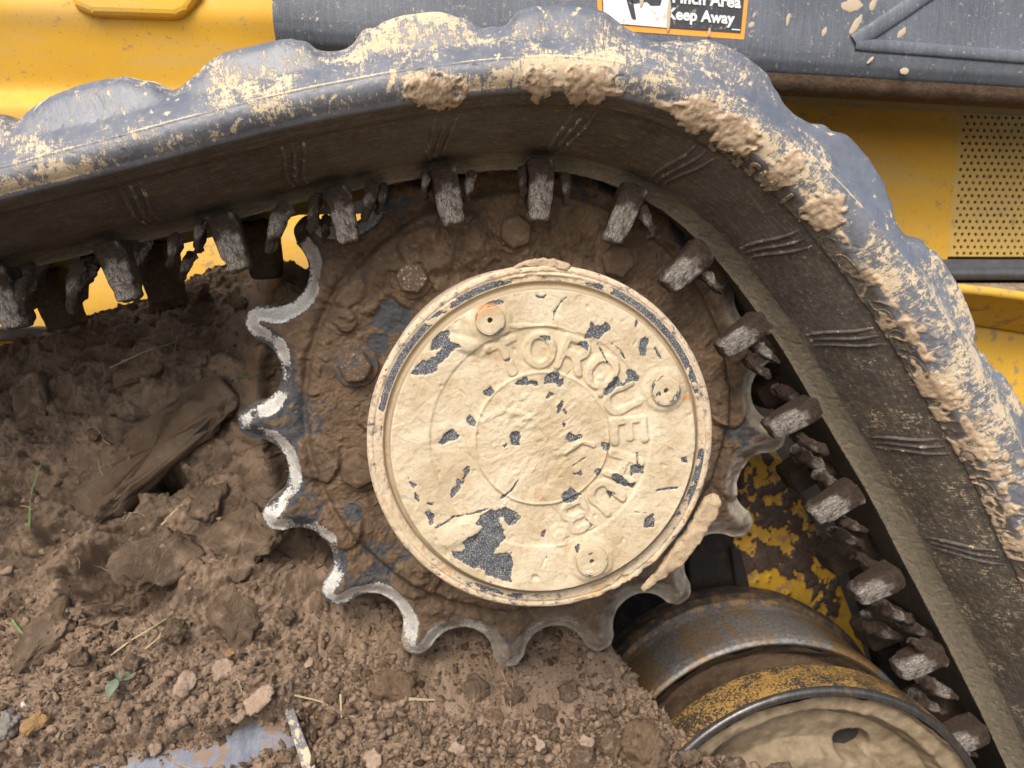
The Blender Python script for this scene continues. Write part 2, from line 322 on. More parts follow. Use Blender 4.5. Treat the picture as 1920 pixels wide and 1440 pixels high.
o4, o3, o2 = offset(xz(P4, Y4)), offset(xz(P3, Y3)), offset(xz(P2, Y2))
o1 = offset(resamp(xz(P1, Y1), .003), False)
# continue the lugs past the frame
def s_at(px, Y, off):
    p = u1(*px, Y)[[0,2]]; q = B+N*off[:,None]; return int(np.hypot(*(q-p).T).argmin())
iA, iB = s_at((10,232), Y1, o1), s_at((1918,738), Y1, o1)
per = int(.155/DS)
valL = s_at((305,172), Y1, o1); valL0 = s_at((25,237), Y1, o1); pl = valL-valL0
for i in range(valL0-1, -1, -1): o1[i] = o1[i+pl]
vr1, vr0 = s_at((1850,672), Y1, o1), s_at((1705,449), Y1, o1); pr = vr1-vr0
for i in range(vr1+1, NSs): o1[i] = o1[i-pr]-(o1[vr1]-o1[vr0])*0
o1 = smooth(o1, 2)
vals = [valL0-pl, valL0, valL, s_at((605,97), Y1, o1), s_at((900,54), Y1, o1), s_at((1245,85), Y1, o1), s_at((1520,232), Y1, o1), vr0, vr1]
while vals[-1]+pr < NSs: vals.append(vals[-1]+pr)
while vals[0] > 0: vals.insert(0, vals[0]-pl)
vals = sorted(set([max(0, v) for v in vals if v > -pl]+[NSs-1]))
base = np.interp(np.arange(NSs), vals, o1[np.clip(vals, 0, NSs-1)])
o1 = base+(o1-base)*1.10+.0025
lugm = np.clip((o1-base)/.018, 0, 1)          # 1 on a lug, 0 in a valley
rows = []                                       # cross section: (offset array, Y array, kind)
def row(o, Y): rows.append((o, np.broadcast_to(Y, (NSs,))))
for f_ in np.linspace(0, 1, 8)[:-1]: row(o1, 1.0-(1.0-.742)*f_)
nside = 46
for t in np.linspace(0, 1, nside):             # tight tread edge, then a nearly flat slanted side face down to the parting line
    if t < .34:
        a = t/.34*math.pi/2*.86; q_ = .011; row(o1-q_*(1-math.cos(a)), .748-(.748-.7215)*math.sin(a)/math.sin(math.pi/2*.86))
    else:
        v = (t-.34)/.66; oa = o1-.011*(1-math.cos(math.pi/2*.86)); bb = base-.008; row(bb+(o2-bb)*v+(oa-bb)*(1-ss(.0, .40, v)), .7215+(Y2-.7215)*v**.8)
KL = len(rows)-14
for t in np.linspace(0, 1, 26)[1:]:            # lower side wall, nearly flat, to the lower edge
    row(o2+(o3-o2)*t, Y2+(Y3-Y2)*t**3-.002*math.sin(math.pi*t)+(-.0006 if t < .06 else 0))
K3 = len(rows)-1
for t in np.linspace(0, 1, 74)[1:]:            # shaded inner face
    lip = .0025*ss(0, .02, t)*(1-ss(.17, .19, t))  # lettering strip stands a little proud
    row(o3+(o4-o3)*(t+.10*math.sin(math.pi*t))-lip, Y3+(Y4-Y3)*t)
K4 = len(rows)-1
for t in np.linspace(0, 1, 14)[1:]:
    row(o4*(1-t)**1.2, Y4+(Y5-Y4)*(1-(1-t)**2))
K5 = len(rows)-1
for o_, y_ in ((.001,.826),(.004,.832),(.007,.84),(.009,.90),(.009,.95),(.009,1.0)): row(np.full(NSs, o_), y_)
NU = len(rows)
O = np.stack([r[0] for r in rows], 1); YY = np.stack([r[1] for r in rows], 1)
V = np.stack([B[:,None,0]+N[:,None,0]*O, YY, B[:,None,1]+N[:,None,1]*O], -1)
sg = np.broadcast_to(sarr[:,None], (NSs,NU)); ug = np.broadcast_to(np.arange(NU)[None,:], (NSs,NU)).astype(float)
vg = np.concatenate([[0], np.cumsum(np.linalg.norm(np.diff(V[NSs//2], axis=0), axis=1))])[None,:]*np.ones((NSs,1))
Nn = gnormals(V); 
if (Nn[NSs//2, K3-10, 1]) > 0: Nn = -Nn
s_mid = s_at((1000,165), Y3, o3); s_r = s_at((1330,230), Y3, o3); s_end = s_at((1900,965), Y3, o3)
# dried mud caked along the lower edge of the side wall, more and more down the right-hand run
side = np.exp(-((ug-(K3-1.5))/3.2)**2); sideW = np.exp(-((ug-(K3-9))/11.)**2)
along = ss(sarr[s_r]+.02, sarr[s_r]+.34, sg)
n1 = fbm2(sg*26, vg*26, 4, 5); n2 = fbm2(sg*70, vg*70, 4, 9, ridge=True); n3 = fbm2(sg*190, vg*120, 4, 3)
gaps = ss(-.12, .3, fbm2(sg*11, vg*5, 2, 21))
acr = fbm2(sg*150+vg*25, vg*30, 4, 27, ridge=True)
patch = ss(.05, .45, fbm2(sg*13, vg*9, 3, 21)+.35*n1)
k1, k2, kid = worley2(sg*75+.5*n2+.3*n1, vg*60+.5*n1, 12); m1, m2, mid_ = worley2(sg*190+.5*n2, vg*130+.4*n1, 13)
cl_ = (.75*(kid > .66)*ss(.03, .28, k2-k1)+.6*(mid_ > .62)*ss(.03, .3, m2-m1))
thick = np.clip(along*(side*(.35+.5*patch)+sideW*(.25+.75*patch)*ss(sarr[s_r]-.05, sarr[s_end], sg)*.9)*cl_*1.5*ss(-.35, .25, .7*n1+.5*n2), 0, 1)
smear = np.zeros(sg.shape)
for px, rs, ru, am in (((812,150),.014,8,.8),((1012,140),.007,8,.6),((1084,150),.006,9,.6),((1124,160),.005,8,.5),((1318,205),.013,7,.9),((1375,245),.012,7,1.),((1480,310),.005,10,.6),((1550,390),.009,9,.8)):
    i0 = s_at(px, Y3, o3); gz_ = np.exp(-((sg-sarr[i0])/(rs*1.5))**2-((ug-(K3-4))/(ru*1.5))**2)
    thick = np.maximum(thick, am*ss(.0, .40, gz_*1.1+(.6*n1+.8*n2+.4*acr)*ss(.02, .25, gz_)-.80)*(gz_ > .02)); smear = np.maximum(smear, np.exp(-((sg-sarr[i0])/(rs*2.6))**2-((ug-(K3-5))/(ru*2.0))**2))
lipn = fbm2(sg*30, vg*8, 4, 88); thick = np.maximum(thick, .8*ss(sarr[s_mid]-.12, sarr[s_mid], sg)*np.exp(-((ug-(K3-.5))/1.8)**2)*ss(.05, .35, lipn+.3*n2))
thick *= (ug > KL-4)*1.0
strip = (ug > K3)*(ug < K3+14)*ss(sarr[s_r], sarr[s_r]+.35, sg)
thick2 = strip*ss(.15, .5, n2*.7+n1*.6)*.45
thick = np.maximum(thick, thick2)
disp = thick*(.0018+.0014*n2+.0012*n3+.0008*acr)+.0004*n3*(ug < K4)
disp += -.0009*(ug > K4-1)*(ug <= K5)*ss(.62, .85, fbm2(sg*45, vg*110, 4, 13, ridge=True))+.0012*(ug > K4-2)*(ug <= K5)*n1
# scuffs and cuts in the lugs
disp += -.0007*(ug < K3)*ss(.90, .97, fbm2(sg*16+vg*6, vg*16-sg*8, 2, 33, ridge=True))+.0006*(ug < K3)*fbm2(sg*18, vg*18, 3, 34)
V = V+Nn*disp[...,None]; Nn2 = gnormals(V)
if Nn2[NSs//2, K3-10, 1] > 0: Nn2 = -Nn2
sidew = (ug <= K3)*1.0
mudA = sidew*np.clip(.265+.46*fbm2(sg*9, vg*12, 4, 41)+.22*np.exp(-((ug-(K3-4))/9.)**2)*(.3+1.2*n1)+.03*along+.35*fbm2(sg*26, vg*30, 3, 8), 0, 1)
pl_row = KL+13
mudA = np.maximum(mudA, .62*np.exp(-((ug-pl_row)/.8)**2)*ss(-.3, .2, fbm2(sg*14, vg*2, 3, 4)))
mudA = np.maximum(mudA, (ug < K3)*.50*ss(.86, .95, fbm2(sg*16+vg*5, vg*14-sg*7, 2, 38, ridge=True)))
mudA = np.maximum(mudA, (ug < K3)*.52*ss(.88, .96, fbm2(sg*30-vg*9, vg*5+sg*3, 2, 58, ridge=True)))
inner = (ug > K3)*(ug <= K4)
mudA = mudA+inner*(.02+.20*ss(sarr[s_mid]-.05, sarr[s_end], sg)+.22*n1*along)
dustA = ((ug > K3)*1.0)*np.clip(.85+.3*fbm2(sg*7, vg*7, 3, 17), 0, 1)*ss(K3, K3+4, ug)
clayA = ss(K4-3, K4+3, ug+5*n1+2*n2)*(ug <= K5+2)
mudA = mudA+.24*smear*(ug <= K3)+.12*smear*(ug > K3)*(ug < K4)
A = dict(mud=mudA, dust=dustA, clay=clayA, thick=thick, cs=sg, cv=vg)
track = empty('rubber_track', (.1,.9,.2), 'muddy dark rubber track curving over the toothed wheel', 'rubber track')
def piece(name, s0, s1, u0, u1_):
    sl_ = (slice(s0, s1), slice(u0, u1_)); v = V[sl_]; nu, nv = v.shape[:2]
    me = mkmesh(name, v.reshape(-1,3), gridF(nu, nv)[:, ::-1], MR, {k: a[sl_].ravel() for k, a in A.items()}, True, Nn2[sl_].reshape(-1,3))
    return link(name, me, track)
piece('belt_carcass', 0, NSs, KL, NU)
for a, b in zip(vals[:-1], vals[1:]):
    if b-a > 8: piece('tread_lug', a, b+1, 0, KL+1)
# moulded rib triplets across the shaded inner face
def on_inner(i, t, lift=0.):
    i = float(np.clip(i, 0, NSs-1.001)); i0 = int(i); fr = i-i0; u = K3+1+t*(K4-K3-1); u0 = int(min(u, K4-1)); fu = u-u0
    p = (V[i0,u0]*(1-fu)+V[i0,u0+1]*fu)*(1-fr)+(V[i0+1,u0]*(1-fu)+V[i0+1,u0+1]*fu)*fr
    return p+Nn2[i0,u0]*lift
def inner_frame(i, t):
    i0 = int(i); u0 = int(K3+1+t*(K4-K3-1)); n = Nn2[i0,u0]; tt = V[i0+1,u0]-V[i0-1,u0]; tt /= np.linalg.norm(tt); return V[i0,u0], tt, n
def tubestrip(name, pts, nrm, wdt, hgt, mat, parent, **kw):
    """a low rounded ridge following pts with given surface normals"""
    pts = np.asarray(pts); nrm = np.asarray(nrm); t = np.gradient(pts, axis=0); t /= np.linalg.norm(t, axis=1)[:,None]; b = np.cross(t, nrm)
    ang = np.linspace(0, math.pi, 6); tap = np.minimum(1, 3*np.minimum(np.linspace(0.05,1,len(pts)), np.linspace(1,0.05,len(pts))))
    rngs = np.stack([pts+b*(math.cos(a)*wdt)+nrm*((math.sin(a)*hgt*tap)[:,None]-.0008) for a in ang], 1)
    jit = .0004*perlin3(rngs.reshape(-1,3)*300).reshape(rngs.shape[:2]); rngs += nrm[:,None,:]*jit[...,None]
    n_ = len(pts); z = np.zeros(n_*6)
    return link(name, mkmesh(name, rngs.reshape(-1,3), gridF(n_,6), mat, {'mud': z+.26+.3*perlin3(rngs.reshape(-1,3)*120), 'dust': z+.8, 'clay': z, 'thick': z}), parent, **kw)
rib_px = [(205,320),(520,240),(820,182),(1092,174),(1322,276),(1525,435),(1658,628),(1783,840),(1897,1050)]
ribi = [s_at(p, Y3+.008, o3+(o4-o3)*.08) for p in rib_px]; ribi = [ribi[0]-(ribi[1]-ribi[0])]+ribi
for k, i0 in enumerate(ribi):
    for j in (-1,0,1):
        tt = np.linspace(.20, .97, 22); ii = i0+(j*.0105+.006*np.sin(tt*5+.6)-.004*tt*j)/DS
        if ii.min() < 2 or ii.max() > NSs-3: continue
        tubestrip('moulded_rib', [on_inner(i, t) for i, t in zip(ii, tt)], [Nn2[int(i), int(K3+1+t*(K4-K3-1))] for i, t in zip(ii, tt)], .0022, .0036, MR, track)
# moulded numerals and marks on the lettering strip
def text_mesh(name, txt, size, ext, mat, bold=0., sp=1.):
    c = bpy.data.curves.new(name, 'FONT'); c.body = txt; c.size = size; c.extrude = ext; c.offset = bold; c.align_x = 'CENTER'; c.align_y = 'CENTER'; c.space_character = sp; c.resolution_u = 3
    o = bpy.data.objects.new(name, c); me = bpy.data.meshes.new_from_object(o); bpy.data.objects.remove(o); me.name = name
    me.materials.clear(); me.materials.append(mat); return me
for ch, px in zip('1445522', [(1483,369),(1456,347),(1437,330),(1417,312),(1393,297),(1368,284),(1345,270)]):
    i0 = s_at(px, Y3+.006, o3+(o4-o3)*.06); p, tt, n = inner_frame(i0, .085); x = -tt; y = np.cross(n, x)
    link('moulded_numeral', text_mesh('moulded_numeral', ch, .021, .0016, MLET, .0008), track, Matrix(((x[0],y[0],n[0],p[0]),(x[1],y[1],n[1],p[1]),(x[2],y[2],n[2],p[2]),(0,0,0,1))))
def arcmark(i0, rs, rt, a0, a1):
    a = np.linspace(a0, a1, 20); ii = i0+np.cos(a)*rs/DS; t = .085+np.sin(a)*rt
    tubestrip('moulded_mark', [on_inner(i, q) for i, q in zip(ii, t)], [Nn2[int(i), int(K3+1+q*(K4-K3-1))] for i, q in zip(ii, t)], .0013, .0014, MR, track)
for px, a0, a1, rs in (((1525,415),.2,4.6,.012),((1562,452),0,6.28,.007),((1600,497),0,6.28,.016),((1655,600),0,6.28,.008),((1675,640),0,6.28,.007),((1722,700),0,6.28,.016),((1815,862),0,6.28,.009),((1850,935),0,6.28,.016),((1900,1010),0.4,5,.009)):
    arcmark(s_at(px, Y3+.006, o3+(o4-o3)*.06), rs, .055, a0, a1)
# drive lugs: two rows of rubber blocks on the inside of the belt
def superbox(hx, hy, hz, e=.38, n=34, amp=.003, seed=0, freq=60, taper=.0):
    th = np.linspace(0, 2*math.pi, n, endpoint=False)[:,None]; ph = np.linspace(-math.pi/2, math.pi/2, n//2+2)[None,:]
    f_ = lambda c, p: np.sign(c)*np.abs(c)**p
    x = f_(np.cos(th), e)*f_(np.cos(ph), e); y = f_(np.sin(th), e)*f_(np.cos(ph), e); z = f_(np.sin(ph), e)+0*th
    P = np.stack([x*hx*(1-taper*z), y*hy*(1-taper*z), z*hz], -1).reshape(-1,3)
    nn = np.stack([x/hx, y/hy, z/hz], -1).reshape(-1,3); nn /= np.linalg.norm(nn, axis=1)[:,None]+1e-9
    P = P+nn*(amp*fbm3(P*freq, 4, seed))[:,None]
    return P, gridF(n, n//2+2, True), nn
lugmesh = []
for k in range(4):
    P, Fc, nn = superbox(.0122, .017, .029, .28, 56, .0062, k*5, 70, .11)
    lugmesh.append(mkmesh('drive_lug', P, Fc, ML, {'worn': .55*ss(.2, -.7, nn[:,1])+.35*ss(.0, .9, P[:,2]/.026)-.1}))
dk = []
for k in range(3):
    P, Fc, nn = superbox(.0150, .024, .031, .24, 56, .0055, 40+k, 65, .12)
    dk.append(mkmesh('drive_lug', P, Fc, ML, {'worn': np.full(len(P), .08)}))
def place_lug(root, tip, Y, me, sc=1.):
    a, b = u1(*root, Y)[[0,2]], u1(*tip, Y)[[0,2]]; d = b-a; L = np.hypot(*d); d = d/L
    i0 = int(np.hypot(*(B-(a+b)/2).T).argmin()); d = d*.5-N[i0]*.5; d /= np.hypot(*d)
    c = b-d*.022; z = Vector((d[0],0,d[1])); y = Vector((0,1,0)); x = y.cross(z)
    m = Matrix.Translation((c[0], Y+.020, c[1])) @ Matrix((x,y,z)).transposed().to_4x4() @ Matrix.Rotation(random.uniform(-.06,.06),4,'Z') @ Matrix.Diagonal((sc*random.uniform(.92,1.05), sc, random.uniform(.97,1.08),1))
    return link('drive_lug', me, track, m)
near = [((-10,540),(12,603)),((195,475),(228,550)),((415,430),(440,496)),((630,372),(652,443)),((830,330),(850,408)),((1015,320),(1015,394)),((1190,365),(1160,438)),((1325,470),(1268,530)),((1440,610),(1372,655)),((1545,770),(1468,808)),((1625,925),(1548,972)),((1705,1085),(1628,1126)),((1785,1240),(1708,1268)),((1860,1390),(1790,1412)),((-230,590),(-205,660))]
far = [((485,430),(494,505)),((285,470),(302,548)),((80,515),(108,598)),((-120,560),(-95,640)),((1510,690),(1440,745)),((1590,840),(1500,900)),((1665,1000),(1570,1058)),((1745,1150),(1640,1200)),((1830,1310),(1725,1345)),((1400,560),(1330,600))]
for k, (a, b) in enumerate(near): place_lug(a, b, .782, lugmesh[k%4])
for k, (a, b) in enumerate(far): place_lug(a, b, .905, dk[k%3], 1.12)
fl = []
for k in range(5):
    P, Fc, nn = superbox(.0048, .009, .021, .5, 40, .0085, 70+k, 95, .35)
    P[:,0] += .003*fbm3(P*160, 3, k); fl.append(mkmesh('torn_rubber_flap', P, Fc, ML, {'worn': np.full(len(P), .12+.08*k)}))
for k, (px, ang, sc, Y) in enumerate([((45,560),.3,1.2,.80),((145,540),.35,1.3,.81),((325,470),.3,.9,.80),((375,440),.2,.9,.80),((520,428),.35,1.3,.80),((590,400),.2,1.,.80),((692,378),.3,1.,.80),((715,372),.2,.8,.81),((798,345),.1,.8,.80),((880,352),.1,.8,.80),((980,342),.0,.8,.80),((1060,355),-.05,.8,.80),((1210,415),-.5,1.,.80),((1330,525),-.8,1.,.80),((1432,660),-1.,1.,.80),((1520,832),-1.05,1.1,.80),((1600,985),-1.1,.9,.80),((1590,1010),-1.1,1.2,.86),((1680,1150),-1.1,1.3,.84),((1760,1290),-1.1,1.3,.82),((1735,1215),-1.1,1.,.80),((60,525),.2,1.5,.83),((165,505),.3,1.1,.84),((255,495),.3,1.3,.83),((350,500),.4,.8,.84),((570,430),.3,.7,.84),((610,430),.2,.7,.82),((1485,745),-1.0,1.2,.86),((1530,870),-1.0,1.5,.87),((1560,905),-1.1,1.1,.85),((1640,1060),-1.1,1.4,.86),((1655,1180),-1.1,1.5,.87),((1720,1180),-1.1,1.2,.85),((1745,1320),-1.1,1.3,.84),((1800,1400),-1.1,1.2,.83),((1420,690),-.9,.9,.80)]):
    p = u1(*px, Y); m = Matrix.Translation(p) @ Matrix.Rotation(math.pi+ang, 4, 'Y') @ Matrix.Diagonal((sc,sc,sc,1)); link('torn_rubber_flap', fl[k%5], track, m)

# ================================================================== drive sprocket with hub
AX, AZ_ = .1010, -.1500                        # wheel axle (x, z)
spr = empty('drive_sprocket', (AX,.86,AZ_), 'muddy toothed drive wheel with sand coloured round hub cover', 'drive sprocket')
SX, SZ = .1037, -.1493; YS = .860
rc_, rho, rtip = .3125, .0385, .3215; pit = 2*math.pi/17; ph0 = rad(140.0)
prof = []
for k in range(17):
    ga = ph0+pit*(k+.5); gc = np.array([math.cos(ga), math.sin(ga)])*rc_; tgt = np.array([-math.sin(ga), math.cos(ga)])
    for a in np.linspace(-80, 80, 44):
        q = gc-np.array([math.cos(ga), math.sin(ga)])*rho*math.cos(rad(a))+tgt*rho*math.sin(rad(a)); prof.append(q)
    ta = ph0+pit*(k+1)
    for a in np.linspace(-.043, .043, 12): prof.append(np.array([math.cos(ta+a), math.sin(ta+a)])*(rtip-.006*(a/.043)**4))
prof = np.array(prof); prof = np.vstack([prof, prof[:1]]); prof = resamp(prof, .00165)[:-1]
q = np.vstack([prof[-6:], prof, prof[:6]]); q = smooth(q, 3)[6:-6]; prof = q
pth = np.unwrap(np.arctan2(prof[:,1], prof[:,0])); pr = np.hypot(*prof.T)*(1+.006*np.sin(pth*3.1+1)+.004*np.sin(pth*7.7))
np_ = len(prof); r0 = .125; NR = 130
uu = np.linspace(0, 1, NR)
R = r0+(pr[:,None]-r0)*uu[None,:]; THg = np.broadcast_to(pth[:,None], R.shape)
X = np.cos(THg)*R; Z = np.sin(THg)*R
kd = KDTree(np_)
for i in range(np_): kd.insert((pr[i]*math.cos(pth[i]), pr[i]*math.sin(pth[i]), 0), i)
kd.balance(); dist = np.full(R.shape, .06); msk = R > .228
dist[msk] = [kd.find((a, b, 0))[2] for a, b in zip(X[msk], Z[msk])]
h = -.0125*(1-ss(.001, .019, dist))             # chamfer round the teeth
h += -.006*np.exp(-((R-.243)/.006)**2)+.010*(1-ss(.236, .246, R))-.004*(1-ss(.19, .22, R))
ang = np.degrees(THg) % 360
left = ss(110, 135, ang)*(1-ss(238, 262, ang)); lower = ss(225, 245, ang)*(1-ss(280, 300, ang)); right = np.clip(ss(285, 300, ang)+1-ss(15, 40, ang), 0, 1)
w1 = fbm2(X*9, Z*9, 4, 3); w2 = fbm2(X*34, Z*34, 5, 8); w3 = fbm2(X*110, Z*110, 4, 2)
f1, f2, idd = worley2(X*30+.35*w2, Z*30+.35*w1, 4)
flat = ss(.014, .024, dist)
plate = ss(-.25, .25, w1+.35*w2+.15)*flat
topmud = ss(50, 100, ang)*(1-ss(120, 160, ang))*(1-ss(.20, .235, R))
lump = ss(-.05, .6, w2+.9*w1*w2+.18*(idd-.5)+.4*topmud)
mud = np.clip(plate*(.62+.5*w2)+topmud*.7+.36*flat, 0, 1.2)
for px, rr in (((635,530),.030),((650,600),.014),((800,470),.032),((860,450),.035),((700,780),.02),((600,860),.03),((640,990),.03),((780,1080),.03),((1360,760),.03),((1380,900),.03),((940,1110),.03)):
    p = u1(*px, YS); d = np.hypot(X+SX-p[0], Z+SZ-p[2])+.010*w2; k_ = 1-ss(rr*.75, rr, d); mud = np.maximum(mud, k_*1.0); h += k_*.0055*(1+.6*w2)
bare = np.zeros(R.shape)
for px, rr in (((733,592),.024),((712,640),.014),((668,955),.009),((1220,1110),.02)):
    p = u1(*px, YS); bare = np.maximum(bare, 1-ss(rr*.7, rr, np.hypot(X+SX-p[0], Z+SZ-p[2])+.014*w2))
mud *= 1-bare
h += mud*(.0012+.0030*lump*flat)+.0013*w2*flat+.0015*w3+.0010*fbm2(X*260, Z*260, 2, 6)*flat+.006*topmud*lump*(.6+.8*w2)
h -= .0010*ss(.55, .85, fbm2(X*24, Z*24, 4, 61, ridge=True))*mud        # drying cracks
def glyph_world(px, strokes, sc, rot):
    p = u1(*px, YS-.01); c, s_ = math.cos(rot), math.sin(rot); d = np.full(R.size, 9.0); Q = np.stack([X+SX-p[0], Z+SZ-p[2]], -1).reshape(-1,2)
    near_ = np.hypot(*Q.T) < sc*1.6
    for st in strokes:
        st = np.array(st)*sc; st = np.c_[st[:,0]*c-st[:,1]*s_, st[:,0]*s_+st[:,1]*c]; d[near_] = np.minimum(d[near_], linesd(Q[near_], st))
    return d.reshape(R.shape)
arc = lambda cx, cy, rx, ry, a0, a1, n=14: [(cx+rx*math.cos(a), cy+ry*math.sin(a)) for a in np.linspace(rad(a0), rad(a1), n)]
for px, st, rot in (((607,640),[arc(0,0,.5,.5,-10,190)],0),((588,694),[[(-.5,.5),(0,.5),(.1,0),(.5,-.5)],[(.5,-.5),(.6,.1)]],0.1),((585,738),[[(-.6,0),(.6,0)]],.05)):
    h += .0022*(1-ss(.0012, .0032, glyph_world(px, st, .010, rot)))
chm = 1-ss(.012, .022, dist+.004*w2)
film = chm*np.clip(right*1.05+lower*.6, 0, 1)*ss(-.5, .1, fbm2(X*22, Z*22, 3, 35)+.15)
worn = chm*(left*.95+lower*.60+right*.12+.05)*(.34+.60*ss(-.35, .25, fbm2(X*20, Z*20, 4, 31)))*(1-.45*(1-ss(.0, .006, dist)))
mud = np.where(chm > .4, np.clip(mud*.55+left*.25*(.6+w2)+right*.45*(.8+w2)+lower*.55*(.8+w1)+.16, 0, 1), mud)
Vs = np.stack([X+SX, YS-h, Z+SZ], -1)
edge = []
for dy, k_ in ((.004,1.),(.012,1.),(.030,.998),(.036,.985)):
    e = Vs[:,-1].copy(); e[:,1] = np.maximum(e[:,1], YS+.016)+dy; e[:,0] = SX+(e[:,0]-SX)*k_; e[:,2] = SZ+(e[:,2]-SZ)*k_; edge.append(e)
bk = edge[-1].copy(); bk[:,0] = SX+(bk[:,0]-SX)*.4; bk[:,2] = SZ+(bk[:,2]-SZ)*.4; edge.append(bk)
Vs = np.concatenate([Vs]+[e[:,None] for e in edge], 1); ne = len(edge)
ex = lambda a, v: np.concatenate([a, np.full((np_, ne), v)], 1).ravel()
link('toothed_ring', mkmesh('toothed_ring', Vs.reshape(-1,3), gridF(np_, NR+ne, True), MS, {'mud': ex(mud, .6), 'worn': ex(worn, 0), 'film': ex(film, .3)}), spr)
# bolts on the sprocket face
def hexbolt(sc, seed, mudv, wornv):
    nt, nr = 60, 26; th = np.linspace(0, 2*math.pi, nt, endpoint=False)[:,None]; a = (th+seed) % (math.pi/3)-math.pi/6
    hexr = .0172/np.cos(a)*(.93); u = np.linspace(0, 1, nr)[None,:]
    r = np.where(u < .55, u/.55*hexr*.92, np.where(u < .62, hexr*(.92+.08*(u-.55)/.07), np.where(u < .75, hexr+.0004, hexr+(u-.75)/.25*(.0245-hexr))))
    z = np.where(u < .55, .0145-.0012*(u/.55)**6, np.where(u < .62, .0133-(u-.55)/.07*.002, np.where(u < .75, .0113-(u-.62)/.13*.009, .0023-.002*(u > .97))))+0*th
    P = np.stack([np.cos(th)*r*sc, np.sin(th)*r*sc, z*sc], -1).reshape(-1,3); P[:,2] += .0016*fbm3(P*90, 4, seed); P[:,:2] *= (1+.05*perlin3(P*60, seed))[:,None]
    return mkmesh('hex_bolt', P, gridF(nt, nr, True), MS, {'mud': np.full(len(P), mudv)+.3*fbm3(P*60, 3, seed), 'worn': wornv*ss(.011, .0135, P[:,2]/sc)})
for k, (px, mv, wv, sc) in enumerate([((665,688),.45,.34,1.),((670,886),.8,.16,1.05),((772,521),.7,.38,.95),((968,434),.9,.0,1.),((1160,489),.8,.08,1.02)]):
    p = u1(*px, YS-.022); m = Matrix.Translation(p+np.array([0,.012,0])) @ Matrix.Rotation(math.pi/2, 4, 'X') @ Matrix.Rotation(k*.4, 4, 'Z'); link('hex_bolt', hexbolt(sc, k+1, mv, wv), spr, m)
# hub cover: polar height field, h towards the camera, plate face at YC
YC = .668
NT, NRr = 1000, 250
knots_r = [0,.1372,.1380,.1392,.1420,.1436,.1446,.1455,.1516,.1522,.1530,.1540,.1570,.1588,.1596,.1592,.158]
knots_h = [0,0,-.0010,-.0150,-.0168,-.0160,-.0128,-.0118,-.0112,-.0124,-.0124,-.0112,-.0116,-.0140,-.0180,-.045,-.19]
kl = np.r_[0, np.cumsum(np.hypot(np.diff(knots_r), np.diff(knots_h)))]; lim = kl[14]
lq = np.r_[np.linspace(0, kl[1], 165)[:-1], np.linspace(kl[1], kl[14], 75)[:-1], np.linspace(kl[14], kl[16], 12)]
rr_ = np.interp(lq, kl, knots_r); hh_ = np.interp(lq, kl, knots_h); hh_[165:239] = smooth(hh_, 2)[165:239]; NRr = len(lq)
th = np.linspace(0, 2*math.pi, NT, endpoint=False)[:,None]
Rr = np.broadcast_to(rr_[None,:], (NT,NRr)).copy(); H = np.broadcast_to(hh_[None,:], (NT,NRr)).copy()
Xc = np.cos(th)*Rr; Zc = np.sin(th)*Rr; Xw = Xc+AX; Zw = Zc+AZ_
face = (Rr < .1374)*1.0; rimm = (Rr > .1448)*1.0*(np.arange(NRr) >= 165)[None,:]
front = (np.arange(NRr) < 239)[None,:]*1.0
c1 = fbm2(Xc*14, Zc*14, 4, 1); c2 = fbm2(Xc*55, Zc*55, 5, 6); c3 = fbm2(Xc*190, Zc*190, 4, 12)
PX = lambda x, y: u1(x, y, YC)[[0,2]]
Pw = np.stack([Xw, Zw], -1).reshape(-1,2)
# relief: lettering band, letters, inner medallion, bosses
c0 = PX(1017, 823); rl = np.hypot(Xw-c0[0], Zw-c0[1]); H += face*(-.0012*ss(.0605, .0625, rl)*(1-ss(.0985, .101, rl)))
angp = (np.degrees(np.arctan2(Zw-c0[1], Xw-c0[0]))) 
H += face*.0013*(1-ss(.0005, .0016, np.abs(rl-.0600)))*.6
U = [[(-.36,1),(-.36,.32)]+arc(0,.32,.36,.32,180,360)+[(.36,.32),(.36,1)]]
GL = {'T': [[(-.42,1),(.42,1)],[(0,1),(0,0)]], 'O': [arc(0,.5,.42,.5,0,360,26)], 'R': [[(-.36,0),(-.36,1),(.1,1)]+arc(.1,.75,.26,.25,90,-90)+[(-.36,.5)],[(.05,.5),(.38,0)]],
      'Q': [arc(0,.5,.42,.5,0,360,26),[(.1,.3),(.45,-.05)]], 'U': U, 'E': [[(.36,1),(-.34,1),(-.34,0),(.36,0)],[(-.34,.5),(.26,.5)]], 'H': [[(-.36,0),(-.36,1)],[(.36,0),(.36,1)],[(-.36,.5),(.36,.5)]],
      'B': [[(-.36,0),(-.36,1),(.1,1)]+arc(.1,.76,.24,.24,90,-90)+[(-.36,.52)],[(.1,.52)]+arc(.1,.26,.28,.26,90,-90)+[(-.36,0)]]}
LH = .0270
def put_glyph(strokes, cen, up, size, hw, amp):
    global H
    Q = (Pw-cen)/size; near_ = np.hypot(*Q.T) < 1.2; up = np.array(up); rt = np.array([up[1], -up[0]])
    q = np.stack([Q[near_]@rt, Q[near_]@up+.5], -1); d = np.full(len(q), 9.0)
    for st in strokes: d = np.minimum(d, linesd(q, st))
    f_ = np.zeros(len(Pw)); f_[near_] = 1-ss(hw-.0014, hw+.0014, d*size+.0022*lw_[near_]); f_ *= np.clip(.62+1.1*lv_, .22, 1); H += face*amp*f_.reshape(H.shape); return f_.reshape(H.shape)
letm = np.zeros(H.shape); lw_ = c2.ravel(); lv_ = fbm2(Xc*18, Zc*18, 3, 66).ravel()
